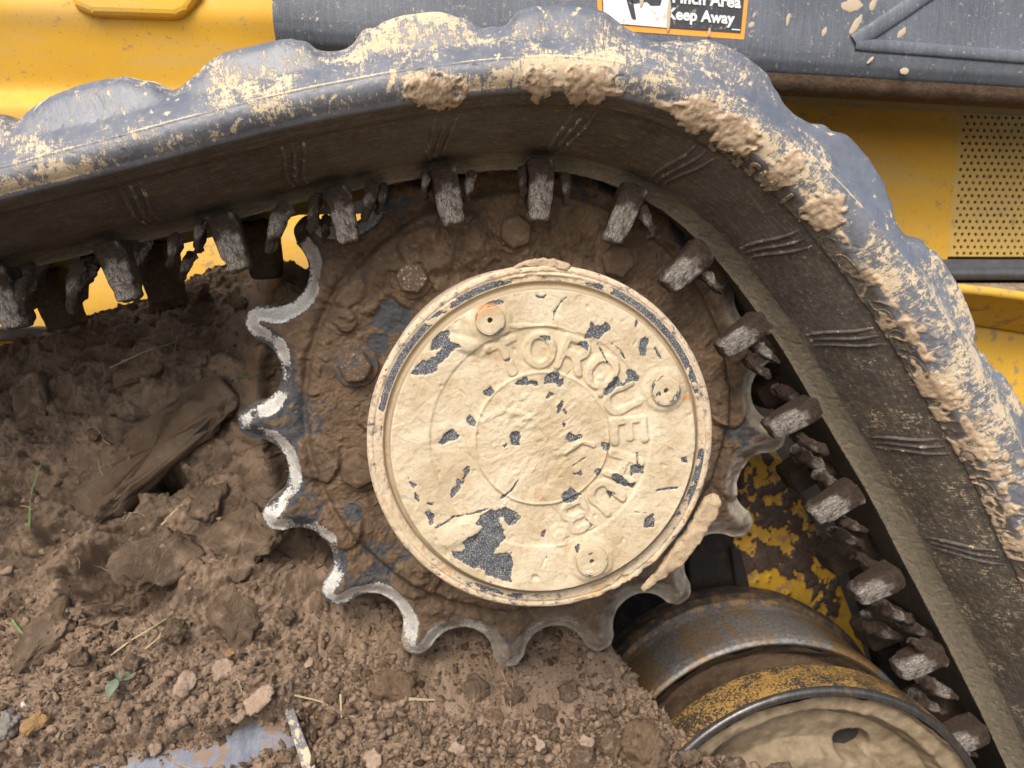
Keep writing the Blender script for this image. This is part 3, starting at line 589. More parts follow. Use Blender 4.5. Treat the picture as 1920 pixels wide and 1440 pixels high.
for ch, a in zip('TORQUEHUB', [113.5,92,70,48,26,4.5,-21,-43.5,-66]):
    u_ = np.array([math.cos(rad(a)), math.sin(rad(a))]); letm = np.maximum(letm, put_glyph(GL[ch], c0+u_*.0795, u_, LH, .0034, .0030))
u_ = np.array([math.cos(rad(-80)), math.sin(rad(-80))]); put_glyph([arc(0,.5,.5,.5,0,360,24)], c0+u_*.089, u_, .012, .0011, .0018); put_glyph(GL['R'], c0+u_*.089, u_, .0055, .0008, .0015)
# worn raised emblem strokes in the middle
for pts in ([(905,788),(950,768),(1000,785)],[(935,745),(955,775)],[(985,745),(1003,775),(975,795)],[(1040,852),(1088,832)]):
    d = linesd(Pw, [PX(*p) for p in pts]).reshape(H.shape); H += face*.0008*(1-ss(.0010, .0045, d+.004*c2))
boss = [((918,600),.0125),((1246,731),.0130),((1108,1049),.0140)]
for px, r_ in boss:
    p = PX(*px); d = np.hypot(Xw-p[0], Zw-p[1]); H += face*.0017*(1-ss(r_+.004, r_+.009, d+.002*c1))-face*.006*(1-ss(.003, .006, d))
p = PX(1003,1083); H -= face*.0022*(1-ss(.001, .0045, np.hypot(Xw-p[0], Zw-p[1])+.001*c2)); p = PX(1052,1010); H += face*.0018*(1-ss(.005, .009, np.hypot(Xw-p[0], Zw-p[1])+.002*c2))
for pts, wd, am in (([(845,640),(880,650),(905,655)],.009,.0016),([(800,1000),(840,1008),(880,990)],.014,.0020),([(750,870),(770,830),(830,810)],.009,.0007),([(850,600),(875,615),(880,640)],.014,.0024),([(1060,850),(1090,828),(1112,835)],.003,.0016),([(960,612),(1030,610),(1080,625)],.002,.001)):
    d = linesd(Pw, [PX(*p) for p in pts]).reshape(H.shape); H += face*am*(1-ss(wd*.35, wd, d+.003*c2))
# mud texture
flk = worley2(Xc*42+.5*c2, Zc*42+.5*c1, 8); H += front*(.0010*c1+.0009*c2+.00040*c3+.0007*(flk[2]-.5)*ss(0, .10, flk[1]-flk[0]))*np.where(np.arange(NRr) < 165, 1, .7)
cen = ss(.062, .03, rl); ang_ = .6; wr = fbm2((Xc*math.cos(ang_)+Zc*math.sin(ang_))*60, (Zc*math.cos(ang_)-Xc*math.sin(ang_))*150, 4, 15); H += face*cen*.0011*wr
H -= face*.0010*ss(.86, .965, fbm2(Xc*17, Zc*17, 3, 44, ridge=True))           # fine drying cracks
polys = [[(837,619),(844,621),(841,632),(846,641),(855,645),(866,647),(866,652),(855,654),(850,660),(840,671),(825,682),(819,695),(807,702),(790,705),(769,701),(773,696),(785,682),(791,676),(800,676),(808,672),(816,668),(823,660),(826,654),(818,655),(808,658),(809,647),(812,637),(819,627),(831,622)],
 [(912,570),(916,566),(935,561),(944,566),(932,572)],[(1000,554),(1018,554),(1029,550),(1020,560),(1010,561)],[(1012,630),(1031,630),(1032,637),(1025,640),(1017,636)],
 [(1109,605),(1114,605),(1116,611),(1126,612),(1136,605),(1141,606),(1146,615),(1131,627),(1124,635),(1114,635),(1097,635),(1095,627),(1090,624),(1099,625),(1104,615)],[(1080,646),(1089,639),(1100,639),(1105,649),(1102,656),(1092,654)],
 [(1209,629),(1216,634),(1215,646),(1210,667),(1199,667),(1197,652),(1202,640)],[(1157,704),(1162,707),(1165,715),(1171,716),(1176,710),(1174,697),(1179,694),(1192,696),(1199,707),(1195,716),(1185,714),(1170,722),(1157,726),(1145,738),(1138,745),(1132,741),(1137,727),(1150,710)],
 [(1022,719),(1025,706),(1035,697),(1045,696),(1052,701),(1049,710),(1057,710),(1056,720),(1052,730),(1047,726),(1044,719),(1032,720)],[(1021,746),(1030,734),(1039,739),(1031,744),(1025,749)],[(1040,764),(1055,751),(1056,757),(1050,770),(1046,774),(1044,767)],
 [(966,719),(975,710),(987,706),(992,714),(1006,716),(1009,724),(995,720),(980,724)],[(907,734),(920,727),(929,735),(919,742),(910,741)],[(957,811),(975,811),(975,836),(960,835),(957,822)],[(1060,824),(1067,810),(1075,815),(1081,821),(1089,814),(1092,821),(1082,826),(1069,829)],
 [(1055,791),(1061,795),(1060,804),(1055,800)],[(819,832),(834,814),(850,804),(861,817),(857,826),(845,827),(831,834)],[(875,790),(881,780),(891,790),(890,799),(881,799)],[(842,937),(847,920),(855,911),(857,897),(864,902),(862,915),(855,930),(849,937)],
 [(866,885),(876,874),(882,876),(882,884),(872,896),(867,908),(871,890)],[(797,961),(805,956),(814,965),(812,980),(807,984)],[(802,944),(814,941),(811,950)],[(765,896),(774,908),(781,910),(776,915),(787,942),(783,938),(772,912)],
 [(780+a/6.4, 940+b/6.4) for a, b in [(730,270),(790,180),(900,120),(950,130),(1090,70),(1200,150),(1250,200),(1190,280),(1120,290),(1060,230),(1040,190),(1005,200),(1000,260),(1050,290),(1050,400),(1080,450),(1020,500),(990,550),(950,590),(930,640),(990,620),(1150,610),(1170,750),(1130,860),(1150,970),(1000,940),(840,880),(830,830),(740,790),(700,810),(600,760),(420,650),(430,600),(480,590),(560,600),(590,570),(565,480),(620,440),(740,380),(800,310),(740,290)]],
 [(1019,996),(1024,996),(1021,1009),(1013,1010)],[(1182,875),(1195,871),(1209,877),(1206,890),(1192,887),(1185,894),(1181,887)],[(1147,896),(1150,885),(1164,892),(1172,900),(1181,904),(1195,906),(1187,916),(1169,912),(1150,901)],[(1125,829),(1144,831),(1142,847),(1134,846),(1129,836)],
 [(1077,889),(1089,880),(1095,889),(1090,895)],[(1115,884),(1129,875),(1130,886),(1121,895)],[(1050,930),(1070,915),(1090,927),(1072,942),(1057,945)],[(1135,920),(1152,925),(1145,935)],[(1210,975),(1225,965),(1227,987),(1207,990)],[(1077,1025),(1085,1020),(1082,1037)],[(1090,1052),(1107,1065),(1107,1075),(1095,1070)],
 [(1228,652),(1240,668),(1246,676),(1236,672)],[(1280,860),(1288,856),(1290,868),(1282,868)],[(946,676),(955,672),(956,680),(949,680)]]
lines = [[(817,989),(837,980),(851,969),(882,965),(900,960),(915,955)],[(940,935),(958,921),(972,900)],[(1148,645),(1162,655),(1172,672)],[(1121,645),(1128,658),(1138,680)],[(1038,600),(1040,585),(1052,566),(1062,558)],[(1075,873),(1098,858)],[(1195,600),(1192,612)],[(1100,975),(1110,985),(1100,997)],[(1190,960),(1215,963)],[(1195,870),(1196,850)],[(1230,920),(1270,915)]]
chip = np.full(len(Pw), 1.0); cc3 = c3.ravel()*.0022+c2.ravel()*.0018
for poly in polys:
    w_ = np.array([PX(*p) for p in poly]); lo, hi = w_.min(0)-.006, w_.max(0)+.006
    k_ = np.where(((Pw > lo)&(Pw < hi)).all(1))[0]; chip[k_] = np.minimum(chip[k_], polysd(Pw[k_], w_)+cc3[k_])
for ln in lines:
    w_ = np.array([PX(*p) for p in ln]); lo, hi = w_.min(0)-.006, w_.max(0)+.006
    k_ = np.where(((Pw > lo)&(Pw < hi)).all(1))[0]; chip[k_] = np.minimum(chip[k_], linesd(Pw[k_], w_)-.0006+cc3[k_]*.6)
chip = (1-ss(-.0004, .0005, chip)).reshape(H.shape)*face
sm_ = ss(.50, .58, fbm2(Xc*75, Zc*75, 5, 91)+.14*c1)*face; chip = np.maximum(chip, sm_*.9)
H -= chip*.0011
# rim: paint showing along the inner land, crust elsewhere
band = ss(.1455, .146, Rr)*(1-ss(.1515, .1525, Rr)); an = np.degrees(th) % 360
pref = np.clip(np.exp(-((an-150)/22)**2)+np.exp(-((an-112)/10)**2)+np.exp(-((an-45)/30)**2)+.6*np.exp(-((an-345)/25)**2)+.5*np.exp(-((an-250)/30)**2), 0, 1)
rchip = band*ss(.40, .55, pref*.75+.45*fbm2(th*14+0*Rr, Rr*160, 4, 71)+.1)*rimm
outer = ss(.1535, .154, Rr)*rimm*ss(.28, .42, fbm2(th*26+0*Rr, Rr*240, 4, 77)); rchip = np.maximum(rchip, outer*.9)
chip = np.maximum(chip, rchip); H -= rchip*front*.0008
crust = np.clip(np.exp(-((an-300)/16)**2)*1.3+np.exp(-((an-92)/12)**2)*.9*(Rr > .150)+np.exp(-((an-212)/20)**2)*.35, 0, 1.3)*ss(.1455, .148, Rr)*(1-ss(.161, .163, Rr))*rimm*front
cr_ = crust*ss(-.35, .2, fbm2(th*9+0*Rr, Rr*80, 4, 55)); H += cr_*(.0035+.003*c2); chip *= 1-np.clip(cr_*2, 0, 1)
rust = np.zeros(H.shape)
for px, r_ in (((912,576),.006),((1290,745),.004)):
    p = PX(*px); rust = np.maximum(rust, .8*(1-ss(r_*.4, r_, np.hypot((Xw-p[0])*.6, Zw-p[1])+.003*c2)))
rust = np.maximum(rust, .42*np.clip(cr_*1.5, 0, 1)*ss(-.3, .4, c2+.5*c1)); groove = (np.arange(NRr) >= 165)[None,:]*(1-ss(.1440, .1450, Rr))*(Rr < .146)*front
rimA = rimm*(1-np.clip(cr_*2.2, 0, 1)*.85)
Vc = np.stack([Xw, YC-H, Zw], -1)
hub = link('hub_cover', mkmesh('hub_cover', Vc.reshape(-1,3), gridF(NT, NRr, True), MC, {'chip': chip.ravel(), 'rim': rimA.ravel(), 'rust': rust.ravel(), 'groove': groove.ravel()}), spr)
MHOLE = m_steel('plug_hole', (.008,.008,.008), (.014,.012,.01), .9)
for k, (px, r_) in enumerate(boss):          # plugs with a drilled centre
    nt, nr = 72, 30; t_ = np.linspace(0, 2*math.pi, nt, endpoint=False)[:,None]; q = np.linspace(0, 1, nr)[None,:]
    r2 = np.where(q < .1, .0022*q/.1, .0022+(r_-.0022)*np.clip((q-.16)/.66, 0, 1))+0*t_; r2 = np.where(q > .82, r_+.0006*(q-.82)/.18, r2)
    hz = np.where(q <= .16, -.010+.0125*ss(.1, .16, q), np.where(q > .82, .0030-.004*(q-.82)/.18, .0030-.0006*ss(.7, .82, q)))+0*t_
    Pp = np.stack([np.cos(t_)*r2, np.sin(t_)*r2, hz], -1).reshape(-1,3); Pp[:,2] += .0006*fbm3(Pp*160, 4, k)*(r2.ravel() > .003)
    pc = PX(*px); ch_ = ss(.34, .42, fbm3(Pp*130, 4, 9+k)+.22*(r2.ravel() > r_*.9)); z_ = np.zeros(len(Pp))
    me = mkmesh('drilled_plug', Pp, gridF(nt, nr, True), MC, {'chip': np.where(hz.ravel() < -.002, 1, ch_*.9), 'rim': z_, 'rust': z_+(k == 0)*.45*ss(.0, .008, Pp[:,1]-Pp[:,0]*.4)*(r2.ravel() > .006), 'groove': z_})
    link('drilled_plug', me, spr, Matrix.Translation((pc[0], YC-.0030, pc[1])) @ Matrix.Rotation(math.pi/2, 4, 'X'))

# ================================================================== slabs of dried mud resting on the hub rim
def slab_along(name, pts, wid, thk, Y, mat, seed, label, cat, group=None, rough_=.0034):
    c = smooth(resamp(xz(pts, Y), .0015), 8); n = len(c); t = np.gradient(c, axis=0); t /= np.hypot(*t.T)[:,None]; b = np.c_[-t[:,1], t[:,0]]
    a = np.linspace(0, 2*math.pi, 26); e = np.linspace(0, 1, n); tap = np.minimum(1, np.minimum(2.2*e+.05, 14*(1.01-e)))**.6*(1+.12*perlin2(e*9, e*0, seed))
    f_ = lambda v: np.sign(v)*np.abs(v)**.6
    Pq = np.stack([np.stack([c[:,0]+b[:,0]*f_(math.cos(x))*wid*tap, Y+f_(math.sin(x))*thk*tap, c[:,1]+b[:,1]*f_(math.cos(x))*wid*tap], -1) for x in a], 1)
    Pq = Pq.reshape(-1,3); Pq += (np.stack([fbm3(Pq*110, 5, seed), fbm3(Pq*110, 5, seed+9), fbm3(Pq*110, 5, seed+19)], 1))*rough_
    me = mkmesh(name, Pq, gridF(n, 26), mat, {'tone': fbm3(Pq*40, 3, seed)*.5+.3})
    # close the tube round
    return link(name, me, None, None, label, cat, group)
slab_along('mud_slab', [(1205,1105),(1245,1070),(1285,1025),(1318,975),(1341,928)], .0092, .0050, .687, MDRY, 3, 'long slab of dried mud peeling off the lower right of the hub rim', 'mud slab')
slab_along('mud_slab', [(960,503),(990,493),(1030,492),(1070,503)],   .0040, .005, .682, MDRY, 13, 'flat crust of dried mud sitting on top of the hub rim', 'mud crust')

# ================================================================== track roller (two wheels on one axle)
RYF = .775; rim_pts = [(1295,1398),(1400,1325),(1490,1297),(1570,1290),(1650,1301),(1740,1345),(1830,1428)]
Pm = unp(rim_pts, RYF)[:,[0,2]]; Am = np.c_[2*Pm, np.ones(len(Pm))]; sol = np.linalg.lstsq(Am, (Pm**2).sum(1), rcond=None)[0]
RX, RZ = sol[0], sol[1]; RR = math.sqrt(sol[2]+sol[0]**2+sol[1]**2)
rol = empty('track_roller', (RX, .88, RZ), 'steel track roller with two rims and a clay caked wheel face', 'track roller')
def lathe(name, prof_, mat, nt=220, disp=.0006, seed=0, attrs=None, fr=60, mudrel=None):
    pr_ = np.array(prof_, float); l = np.r_[0, np.cumsum(np.hypot(*np.diff(pr_, axis=0).T))]; n = max(10, int(l[-1]/.0018)); qq = np.linspace(0, l[-1], n)
    r_ = np.interp(qq, l, pr_[:,0]); y_ = np.interp(qq, l, pr_[:,1]); t_ = np.linspace(0, 2*math.pi, nt, endpoint=False)[:,None]
    P = np.stack([RX+np.cos(t_)*r_, y_+0*t_, RZ+np.sin(t_)*r_], -1); nn = gnormals(P); P2 = P.reshape(-1,3); dd = fbm3(P2*fr, 4, seed)
    P2 = P2+nn.reshape(-1,3)*(dd*disp)[:,None]
    if name == 'wheel_face':
        hp = u1(1612,1408, RYF+.02); dh = np.hypot((P2[:,0]-hp[0])/1.2, P2[:,2]-hp[2])+.004*dd; P2[:,1] += .09*(1-ss(.0150, .0185, dh))
    return link(name, mkmesh(name, P2, gridF(nt, n, True), mat, attrs(P2) if attrs else {'mud': dd, 'worn': dd*0, 'tone': dd*.5+.3}), rol)
g = G('rusty_speckled_tread'); a_ = g.noise(330, 5, .75); b_ = g.noise(28, 3); grad = g.math('ADD', a_, g.math('MULTIPLY', g.math('SUBTRACT', b_, .5), .5))
MTREAD = g.done(g.mix(g.step(grad, .46, .54), (.05,.046,.04), g.ramp(a_, [(.4, (.34,.19,.05)), (.75, (.50,.31,.10))])), .42, .2, .5, g.bump(a_, .0006, .4))
g = G('clay_on_wheel_face'); n2_ = g.noise(60, 5, .65); n3_ = g.noise(480, 4, .7)
MCLAY = g.done(g.mix(g.math('MULTIPLY', g.step(n3_, .55, .75), .4), g.ramp(n2_, [(.3, (.155,.115,.072)), (.7, (.285,.225,.145))]), (.16,.115,.07)), .85, 0, .25, g.bump(g.math('ADD', n2_, g.math('MULTIPLY', n3_, .3)), .002, .6))
MFLANGE = m_steel('muddy_flange', (.035,.03,.026), (.09,.075,.06), .6, .1, (.20,.12,.05), .50)
lathe('front_tread', [(RR-.004,RYF+.062),(RR,RYF+.055),(RR+.001,RYF+.02),(RR,RYF+.006)], MTREAD, 300, .0003, 1)
lathe('rim_edge', [(RR,RYF+.006),(RR-.0012,RYF+.002),(RR-.004,RYF),(RR-.010,RYF),(RR-.011,RYF+.002)], MROLL, 300, .0001, 2)
lathe('wheel_face', [(RR-.011,RYF+.002),(RR-.016,RYF+.010),(RR-.034,RYF+.013),(RR-.045,RYF+.034),(RR-.085,RYF+.042),(RR-.098,RYF+.022),(.028,RYF+.020),(.002,RYF+.018)], MCLAY, 420, .007, 3, None, 26)
lathe('axle_hub', [(.05,RYF+.05),(.05,1.03)], MDARK, 60, .001, 4)
lathe('wheel_web', [(.05,RYF+.062),(RR-.004,RYF+.062)], MDARK, 120, .002, 5)
Y2a, Y2b, Y2c = .895, 1.002, 1.058
g = G('streaked_roller_steel'); st_ = g.noise(1, 4, .65, g.map((9,2,9))); n2_ = g.noise(200, 4, .7)
MBAND = g.done(g.mix(g.step(st_, .44, .56), g.ramp(n2_, [(.3, (.085,.08,.075)), (.7, (.29,.28,.265))]), g.ramp(n2_, [(.3, (.16,.10,.05)), (.7, (.30,.19,.085))])), .48, .3, .5, g.bump(n2_, .0006, .4))
lathe('rear_tread', [(RR-.012,Y2a+.006),(RR-.006,Y2a),(RR-.001,Y2a+.004),(RR+.001,Y2a+.014),(RR-.003,Y2b-.01),(RR-.001,Y2b)], MBAND, 260, .0004, 6)
lathe('rear_flange', [(RR-.001,Y2b),(RR+.006,Y2b+.003),(RR+.009,Y2b+.02),(RR+.004,Y2c)], MFLANGE, 260, .0006, 7)
lathe('rear_wheel_face', [(RR-.012,Y2a+.004),(RR-.03,Y2a+.02),(.05,Y2a+.03)], MS, 200, .005, 8, lambda P: {'mud': .7+.3*fbm3(P*30, 3, 2), 'worn': np.zeros(len(P))}, 30)
# ================================================================== loader body, lift arm and undercarriage frame behind
def slab(name, pts, Y, thk, mat, parent, tilt=None, bev=.004, attrs=None, **kw):
    """flat plate: outline (pixels at depth Y, or per-point depth) extruded back by thk with a bevelled edge"""
    import bmesh
    Ys = Y if isinstance(Y, (list, tuple)) else [Y]*len(pts)
    W = [u1(*p, y) for p, y in zip(pts, Ys)]; bm = bmesh.new(); vs = [bm.verts.new(w_) for w_ in W]; f = bm.faces.new(vs); bm.normal_update()
    e = bmesh.ops.extrude_face_region(bm, geom=[f]); bmesh.ops.translate(bm, vec=(0,thk,0), verts=[v for v in e['geom'] if isinstance(v, bmesh.types.BMVert)])
    bmesh.ops.recalc_face_normals(bm, faces=bm.faces)
    if bev: bmesh.ops.bevel(bm, geom=[x for x in bm.edges if x.calc_face_angle(0) > .3], offset=bev, segments=3, affect='EDGES', profile=.5)
    me = bpy.data.meshes.new(name); bm.to_mesh(me); bm.free(); me.materials.append(mat)
    return link(name, me, parent, **kw)
def sheet(name, prof_, x0, x1, mat, parent, attrs=None, nx=80, thk=.006, **kw):
    """bent sheet: profile of (Y, z) swept from x0 to x1"""
    pr_ = np.array(prof_, float); l = np.r_[0, np.cumsum(np.hypot(*np.diff(pr_, axis=0).T))]; n = 60; q = np.linspace(0, l[-1], n)
    y_, z_ = np.interp(q, l, pr_[:,0]), np.interp(q, l, pr_[:,1]); y_[1:-1] = smooth(y_, 3)[1:-1]; z_[1:-1] = smooth(z_, 3)[1:-1]
    xs = np.linspace(x0, x1, nx); P = np.stack([xs[:,None]+0*y_, y_+0*xs[:,None], z_+0*xs[:,None]], -1)
    P2 = np.concatenate([P, (P+np.array([0,thk,0]))[:, ::-1]], 1)
    return link(name, mkmesh(name, P2.reshape(-1,3), gridF(nx, 2*n), mat, attrs), parent, **kw)
body = empty('loader_body', (-.2,1.2,-.6), 'yellow machine body panels behind the track', 'loader')
zz = lambda y, Y: u1(806, y, Y)[2]
YB = 1.17; xe = u1(536, 60, YB)[0]
sheet('upper_side_panel', [(1.24,zz(-150,1.24)),(1.19,zz(-70,1.19)),(YB,zz(40,YB)),(YB+.012,zz(75,YB)),(YB+.035,zz(190,YB+.035)),(YB+.018,zz(215,YB+.018)),(YB+.03,zz(300,YB+.03))], -1.3, xe, MY, body)
sheet('panel_end_cap', [(1.24,zz(-150,1.24)),(1.185,zz(-70,1.185)),(YB-.004,zz(40,YB-.004)),(YB+.010,zz(78,YB)),(YB+.034,zz(190,YB+.034))], xe-.004, xe+.005, MY, body, None, 4)
pp = [(120,-40),(135,12),(170,27),(330,32),(352,22),(375,-10),(380,-40)]
slab('raised_pad', pp, YB-.010, .03, MY, body, bev=.010)
slab('lower_side_panel', [(-350,420),(700,400),(700,760),(-350,800)], [1.20,1.20,1.12,1.12], .02, MY, body)
slab('panel_slot', [(-350,622),(60,614),(175,622),(170,632),(60,638),(-350,645)], 1.128, .04, MDARK, body, bev=.002)
slab('dark_cavity_backdrop', [(-1200,-400),(2300,-400),(2300,1700),(-1200,1700)], 1.36, .02, MDARK, body)  # added dark sheet: stands in for the shaded cavity and blocks the sky
slab('right_side_panel', [(1250,60),(1810,60),(1776,492),(1250,480)], 1.24, .0022, MY, body, bev=0)
slab('panel_backing', [(1240,40),(2300,40),(2300,520),(1240,520)], 1.262, .01, MBACK, body)
# perforated screen: real staggered holes
YG = 1.2425; pitch = .0123; rh = .0029; Pv = []; Fv = []
A0 = u1(1812, 60, YG); A1 = u1(1778, 492, YG); ztop, zbot = A0[2], A1[2]
rowsn = int((ztop-zbot)/(pitch*.866)); k8 = 8
for r_ in range(rowsn):
    z = ztop-(r_+.5)*pitch*.866; xl = A0[0]+(A1[0]-A0[0])*(ztop-z)/(ztop-zbot)
    for c in range(34):
        x = xl+(c+.25+(r_%2)*.5)*pitch+.006
        if c == 0: b9 = len(Pv); xa = x-pitch/2; Pv += [(xl-.02, YG, z-pitch*.433), (xa, YG, z-pitch*.433), (xa, YG, z+pitch*.433), (xl-.02, YG, z+pitch*.433)]; Fv.append([b9, b9+1, b9+2, b9+3])
        hw, hh = pitch/2, pitch*.433; b0 = len(Pv)
        for m in range(k8):
            a = 2*math.pi*(m+.5)/k8; ca, sa = math.cos(a), math.sin(a); kx = min(hw/abs(ca), hh/abs(sa))
            sq = [(1,.414),(.414,1),(-.414,1),(-1,.414),(-1,-.414),(-.414,-1),(.414,-1),(1,-.414)][m]
            ox = hw*(1 if sq[0] == 1 else -1 if sq[0] == -1 else sq[0]*1.0); oy = hh*(1 if sq[1] == 1 else -1 if sq[1] == -1 else sq[1])
            Pv += [(x+ox, YG, z+oy), (x+ca*rh, YG, z+sa*rh), (x+ca*rh, YG+.003, z+sa*rh)]
        for m in range(k8):
            n_ = (m+1)%k8; Fv += [[b0+3*m, b0+3*n_, b0+3*n_+1, b0+3*m+1], [b0+3*m+1, b0+3*n_+1, b0+3*n_+2, b0+3*m+2]]
        # square corners
        for m, (sx, sy) in ((0,(1,1)),(2,(-1,1)),(4,(-1,-1)),(6,(1,-1))):
            Pv.append((x+sx*hw, YG, z+sy*hh)); Fv.append([b0+3*m, len(Pv)-1, b0+3*(m+1)])
link('perforated_screen', mkmesh('perforated_screen', Pv, Fv, MSCR, None, False), body, kind='stuff')
MRAIL = m_steel('black_rail', (.045,.045,.048), (.09,.09,.092), .35, 0, (.30,.24,.16), .7)
sheet('lower_rail', [(1.23,zz(484,1.23)),(1.205,zz(486,1.205)),(1.204,zz(500,1.204)),(1.196,zz(503,1.196)),(1.192,zz(515,1.192)),(1.20,zz(526,1.20)),(1.24,zz(528,1.24))], u1(1700,500,1.2)[0], u1(2300,500,1.2)[0], MRAIL, body, None, 30)
slab('step_plate', [(1700,531),(2300,531),(2300,590),(1700,580)], [1.20,1.20,1.10,1.10], .004, m_steel('muddy_step', (.15,.10,.065), (.25,.18,.12), .85, 0, (.3,.22,.14), .5), body, bev=0)
fy = np.linspace(0, 1, 26); ftop = [(1700+420*t, 528+14*t+46*t*t) for t in fy]
fe = [u1(*p, 1.06) for p in ftop]; fP = []
for q in fe: fP += [(q[0],1.075,q[2]+.002),(q[0],1.06,q[2]),(q[0],1.058,q[2]-.004),(q[0],1.058,q[2]-.012),(q[0],1.07,q[2]-.014),(q[0]+.0,1.14,q[2]-.055)]
link('fender_flange', mkmesh('fender_flange', np.array(fP), gridF(26, 6), MYD, None, True), body)
slab('fender_panel', [(1680,560),(2250,640),(2250,1100),(1680,1100)], 1.15, .01, MYD, body)

arm = empty('lift_arm', (.3,1.08,.2), 'dusty dark grey lift arm along the top with a warning decal', 'lift arm')
YA = 1.03
def armbox():
    a, b = u1(545,96, YA), u1(1920,178, YA); t = (b-a); t[1] = 0; t /= np.linalg.norm(t); n = np.array([-t[2],0,t[0]])
    return a, t, n
a0, at, an_ = armbox(); prof_ = []
for y_, n_ in ((.12,.40),(0,.40),(0,.04),(.003,.026),(.010,.014),(.022,.006),(.035,.001),(.05,-.001),(.12,0)): prof_.append((y_, n_))
pr_ = np.array(prof_); l = np.r_[0, np.cumsum(np.hypot(*np.diff(pr_, axis=0).T))]; q = np.r_[np.linspace(0, l[1], 3)[:-1], np.linspace(l[1], l[2], 20)[:-1], np.linspace(l[2], l[-1], 40)]
py, pn = np.interp(q, l, pr_[:,0]), np.interp(q, l, pr_[:,1]); sx = np.linspace(-.02, 1.35, 130)
P = a0+sx[:,None,None]*at+pn[None,:,None]*an_+np.array([0,1,0])*py[None,:,None]
P[:,:,1] += .0006*perlin2(sx[:,None]*7+0*pn, pn[None,:]*7+0*sx[:,None])
link('arm_tube', mkmesh('arm_tube', P.reshape(-1,3), gridF(130, len(q)), MARM), arm)
tube = a0+at*-.012
sheet('arm_end', [(YA+.12,zz(-150,YA)),(YA+.0,zz(-150,YA)),(YA-.001,zz(50,YA)),(YA+.015,zz(85,YA)),(YA+.05,zz(97,YA))], a0[0]-.02, a0[0]-.012, MARM, arm, None, 3)
lipP = []; sxl = np.linspace(.22, 1.35, 400); jn = perlin2(sxl*60, sxl*0, 3)*.002+perlin2(sxl*18, sxl*0, 5)*.002
for k, s_ in enumerate(sxl):
    for yy, nn_ in ((.010,.012),(.014,.004),(.02,-.005+jn[k]),(.035,-.006+jn[k]*.7),(.06,-.004),(.09,.002)):
        lipP.append(a0+at*s_+an_*nn_+np.array([0,yy,0]))
lp = np.array(lipP); link('mud_lip', mkmesh('mud_lip', lp, gridF(400, 6), MBROWN, {'tone': fbm3(lp*30, 3)*.4+.3}), arm)
for pts, wd in (([(1603,82),(1640,86),(1800,98),(2100,122)],.0085),([(1601,80),(1640,55),(1690,22),(1760,-26)],.011)):
    W = np.array([u1(*p, YA-.001) for p in pts]); c = resamp(W[:,[0,2]], .004); P3 = np.c_[c[:,0], np.full(len(c), YA-.001), c[:,1]]
    n_ = len(P3); nr_ = np.tile([0,-1,0], (n_,1)).astype(float); t = np.gradient(P3, axis=0); t /= np.linalg.norm(t, axis=1)[:,None]; b = np.cross(t, nr_); aa = np.linspace(0, math.pi, 9)
    rg = np.stack([P3+b*math.cos(x)*wd+nr_*math.sin(x)*.0035 for x in aa], 1); link('pressed_ridge', mkmesh('pressed_ridge', rg.reshape(-1,3), gridF(n_, 9), MARM), arm)
# warning decal
dec = link('warning_decal', mkmesh('warning_decal', [u1(x, y, YA-.0006) for x, y in ((1113,-120),(1413,-101),(1395,74),(1123,55))], [[0,1,2,3]], MOR, None, False), arm)
def flat(name, pts, dy, mat, label=None): return link(name, mkmesh(name, [u1(x, y, YA-dy) for x, y in pts], [list(range(len(pts)))], mat, None, False), dec, None, label)
def sub(o, name):
    return o
dparts = [('black_panel', [(1122,-110),(1404,-93),(1389,62),(1131,44)], .0014, MBK), ('white_panel', [(1126,-100),(1262,-92),(1250,52),(1133,42)], .0022, MWH),
          ('pictogram', [(1172,-10),(1187,3),(1193,35),(1188,37),(1184,33),(1176,5)], .0030, MBK), ('pictogram', [(1178,-12),(1243,-8),(1238,10),(1220,10),(1213,3),(1186,7)], .0030, MBK)]
for nm, pts, dy, mt in dparts: flat(nm, pts, dy, mt)
ts = math.atan2(at[2], at[0])
for txt, px, sz in (('Pinch Area', (1325,0), .0205), ('Keep Away', (1313,31), .0193)):
    p = u1(*px, YA-.0022); me = text_mesh('decal_lettering', txt, sz, .0004, MWH, .0006, 1.02)
    link('decal_lettering', me, dec, Matrix.Translation(p) @ Matrix.Rotation(-math.atan2(-at[2], at[0])-.01, 4, 'Y').inverted() @ Matrix.Rotation(math.pi/2, 4, 'X') if False else Matrix.Translation(p) @ Matrix.Rotation(-ts+.012, 4, 'Y') @ Matrix.Rotation(math.pi/2, 4, 'X'))
for px, a_, b_, r_ in (((1598,10),.022,.011,.2),((1638,6),.016,.006,1.2),((1606,46),.019,.0065,1.0),((1545,60),.010,.0045,1.2),((1680,25),.010,.006,.3),((1690,62),.013,.006,.9),((1478,36),.011,.0035,1.4),((1409,46),.007,.005,.8),((1696,133),.009,.006,.1),((1632,113),.009,.003,.8),((1254,30),.026,.0042,1.55),((1203,4),.009,.0035,1.5),((1330,60),.008,.0028,1.45)):
    Pp, Fc, nn = superbox(a_*.7, .0012, b_*.7, 1., 40, .0, 5); Pp *= (1+.5*fbm3(Pp*120+a_*900, 4, 3))[:,None]; Pp[:,1] *= .6
    link('mud_splash', mkmesh('mud_splash', Pp, Fc, MSPL), arm, Matrix.Translation(u1(*px, YA-.0028 if px[0] < 1400 else YA)) @ Matrix.Rotation(-r_, 4, 'Y'))
p = u1(1388,55, YA-.0022); flat('small_print', [(1372,54),(1388,55),(1388,57),(1372,56)], .0022, MWH)

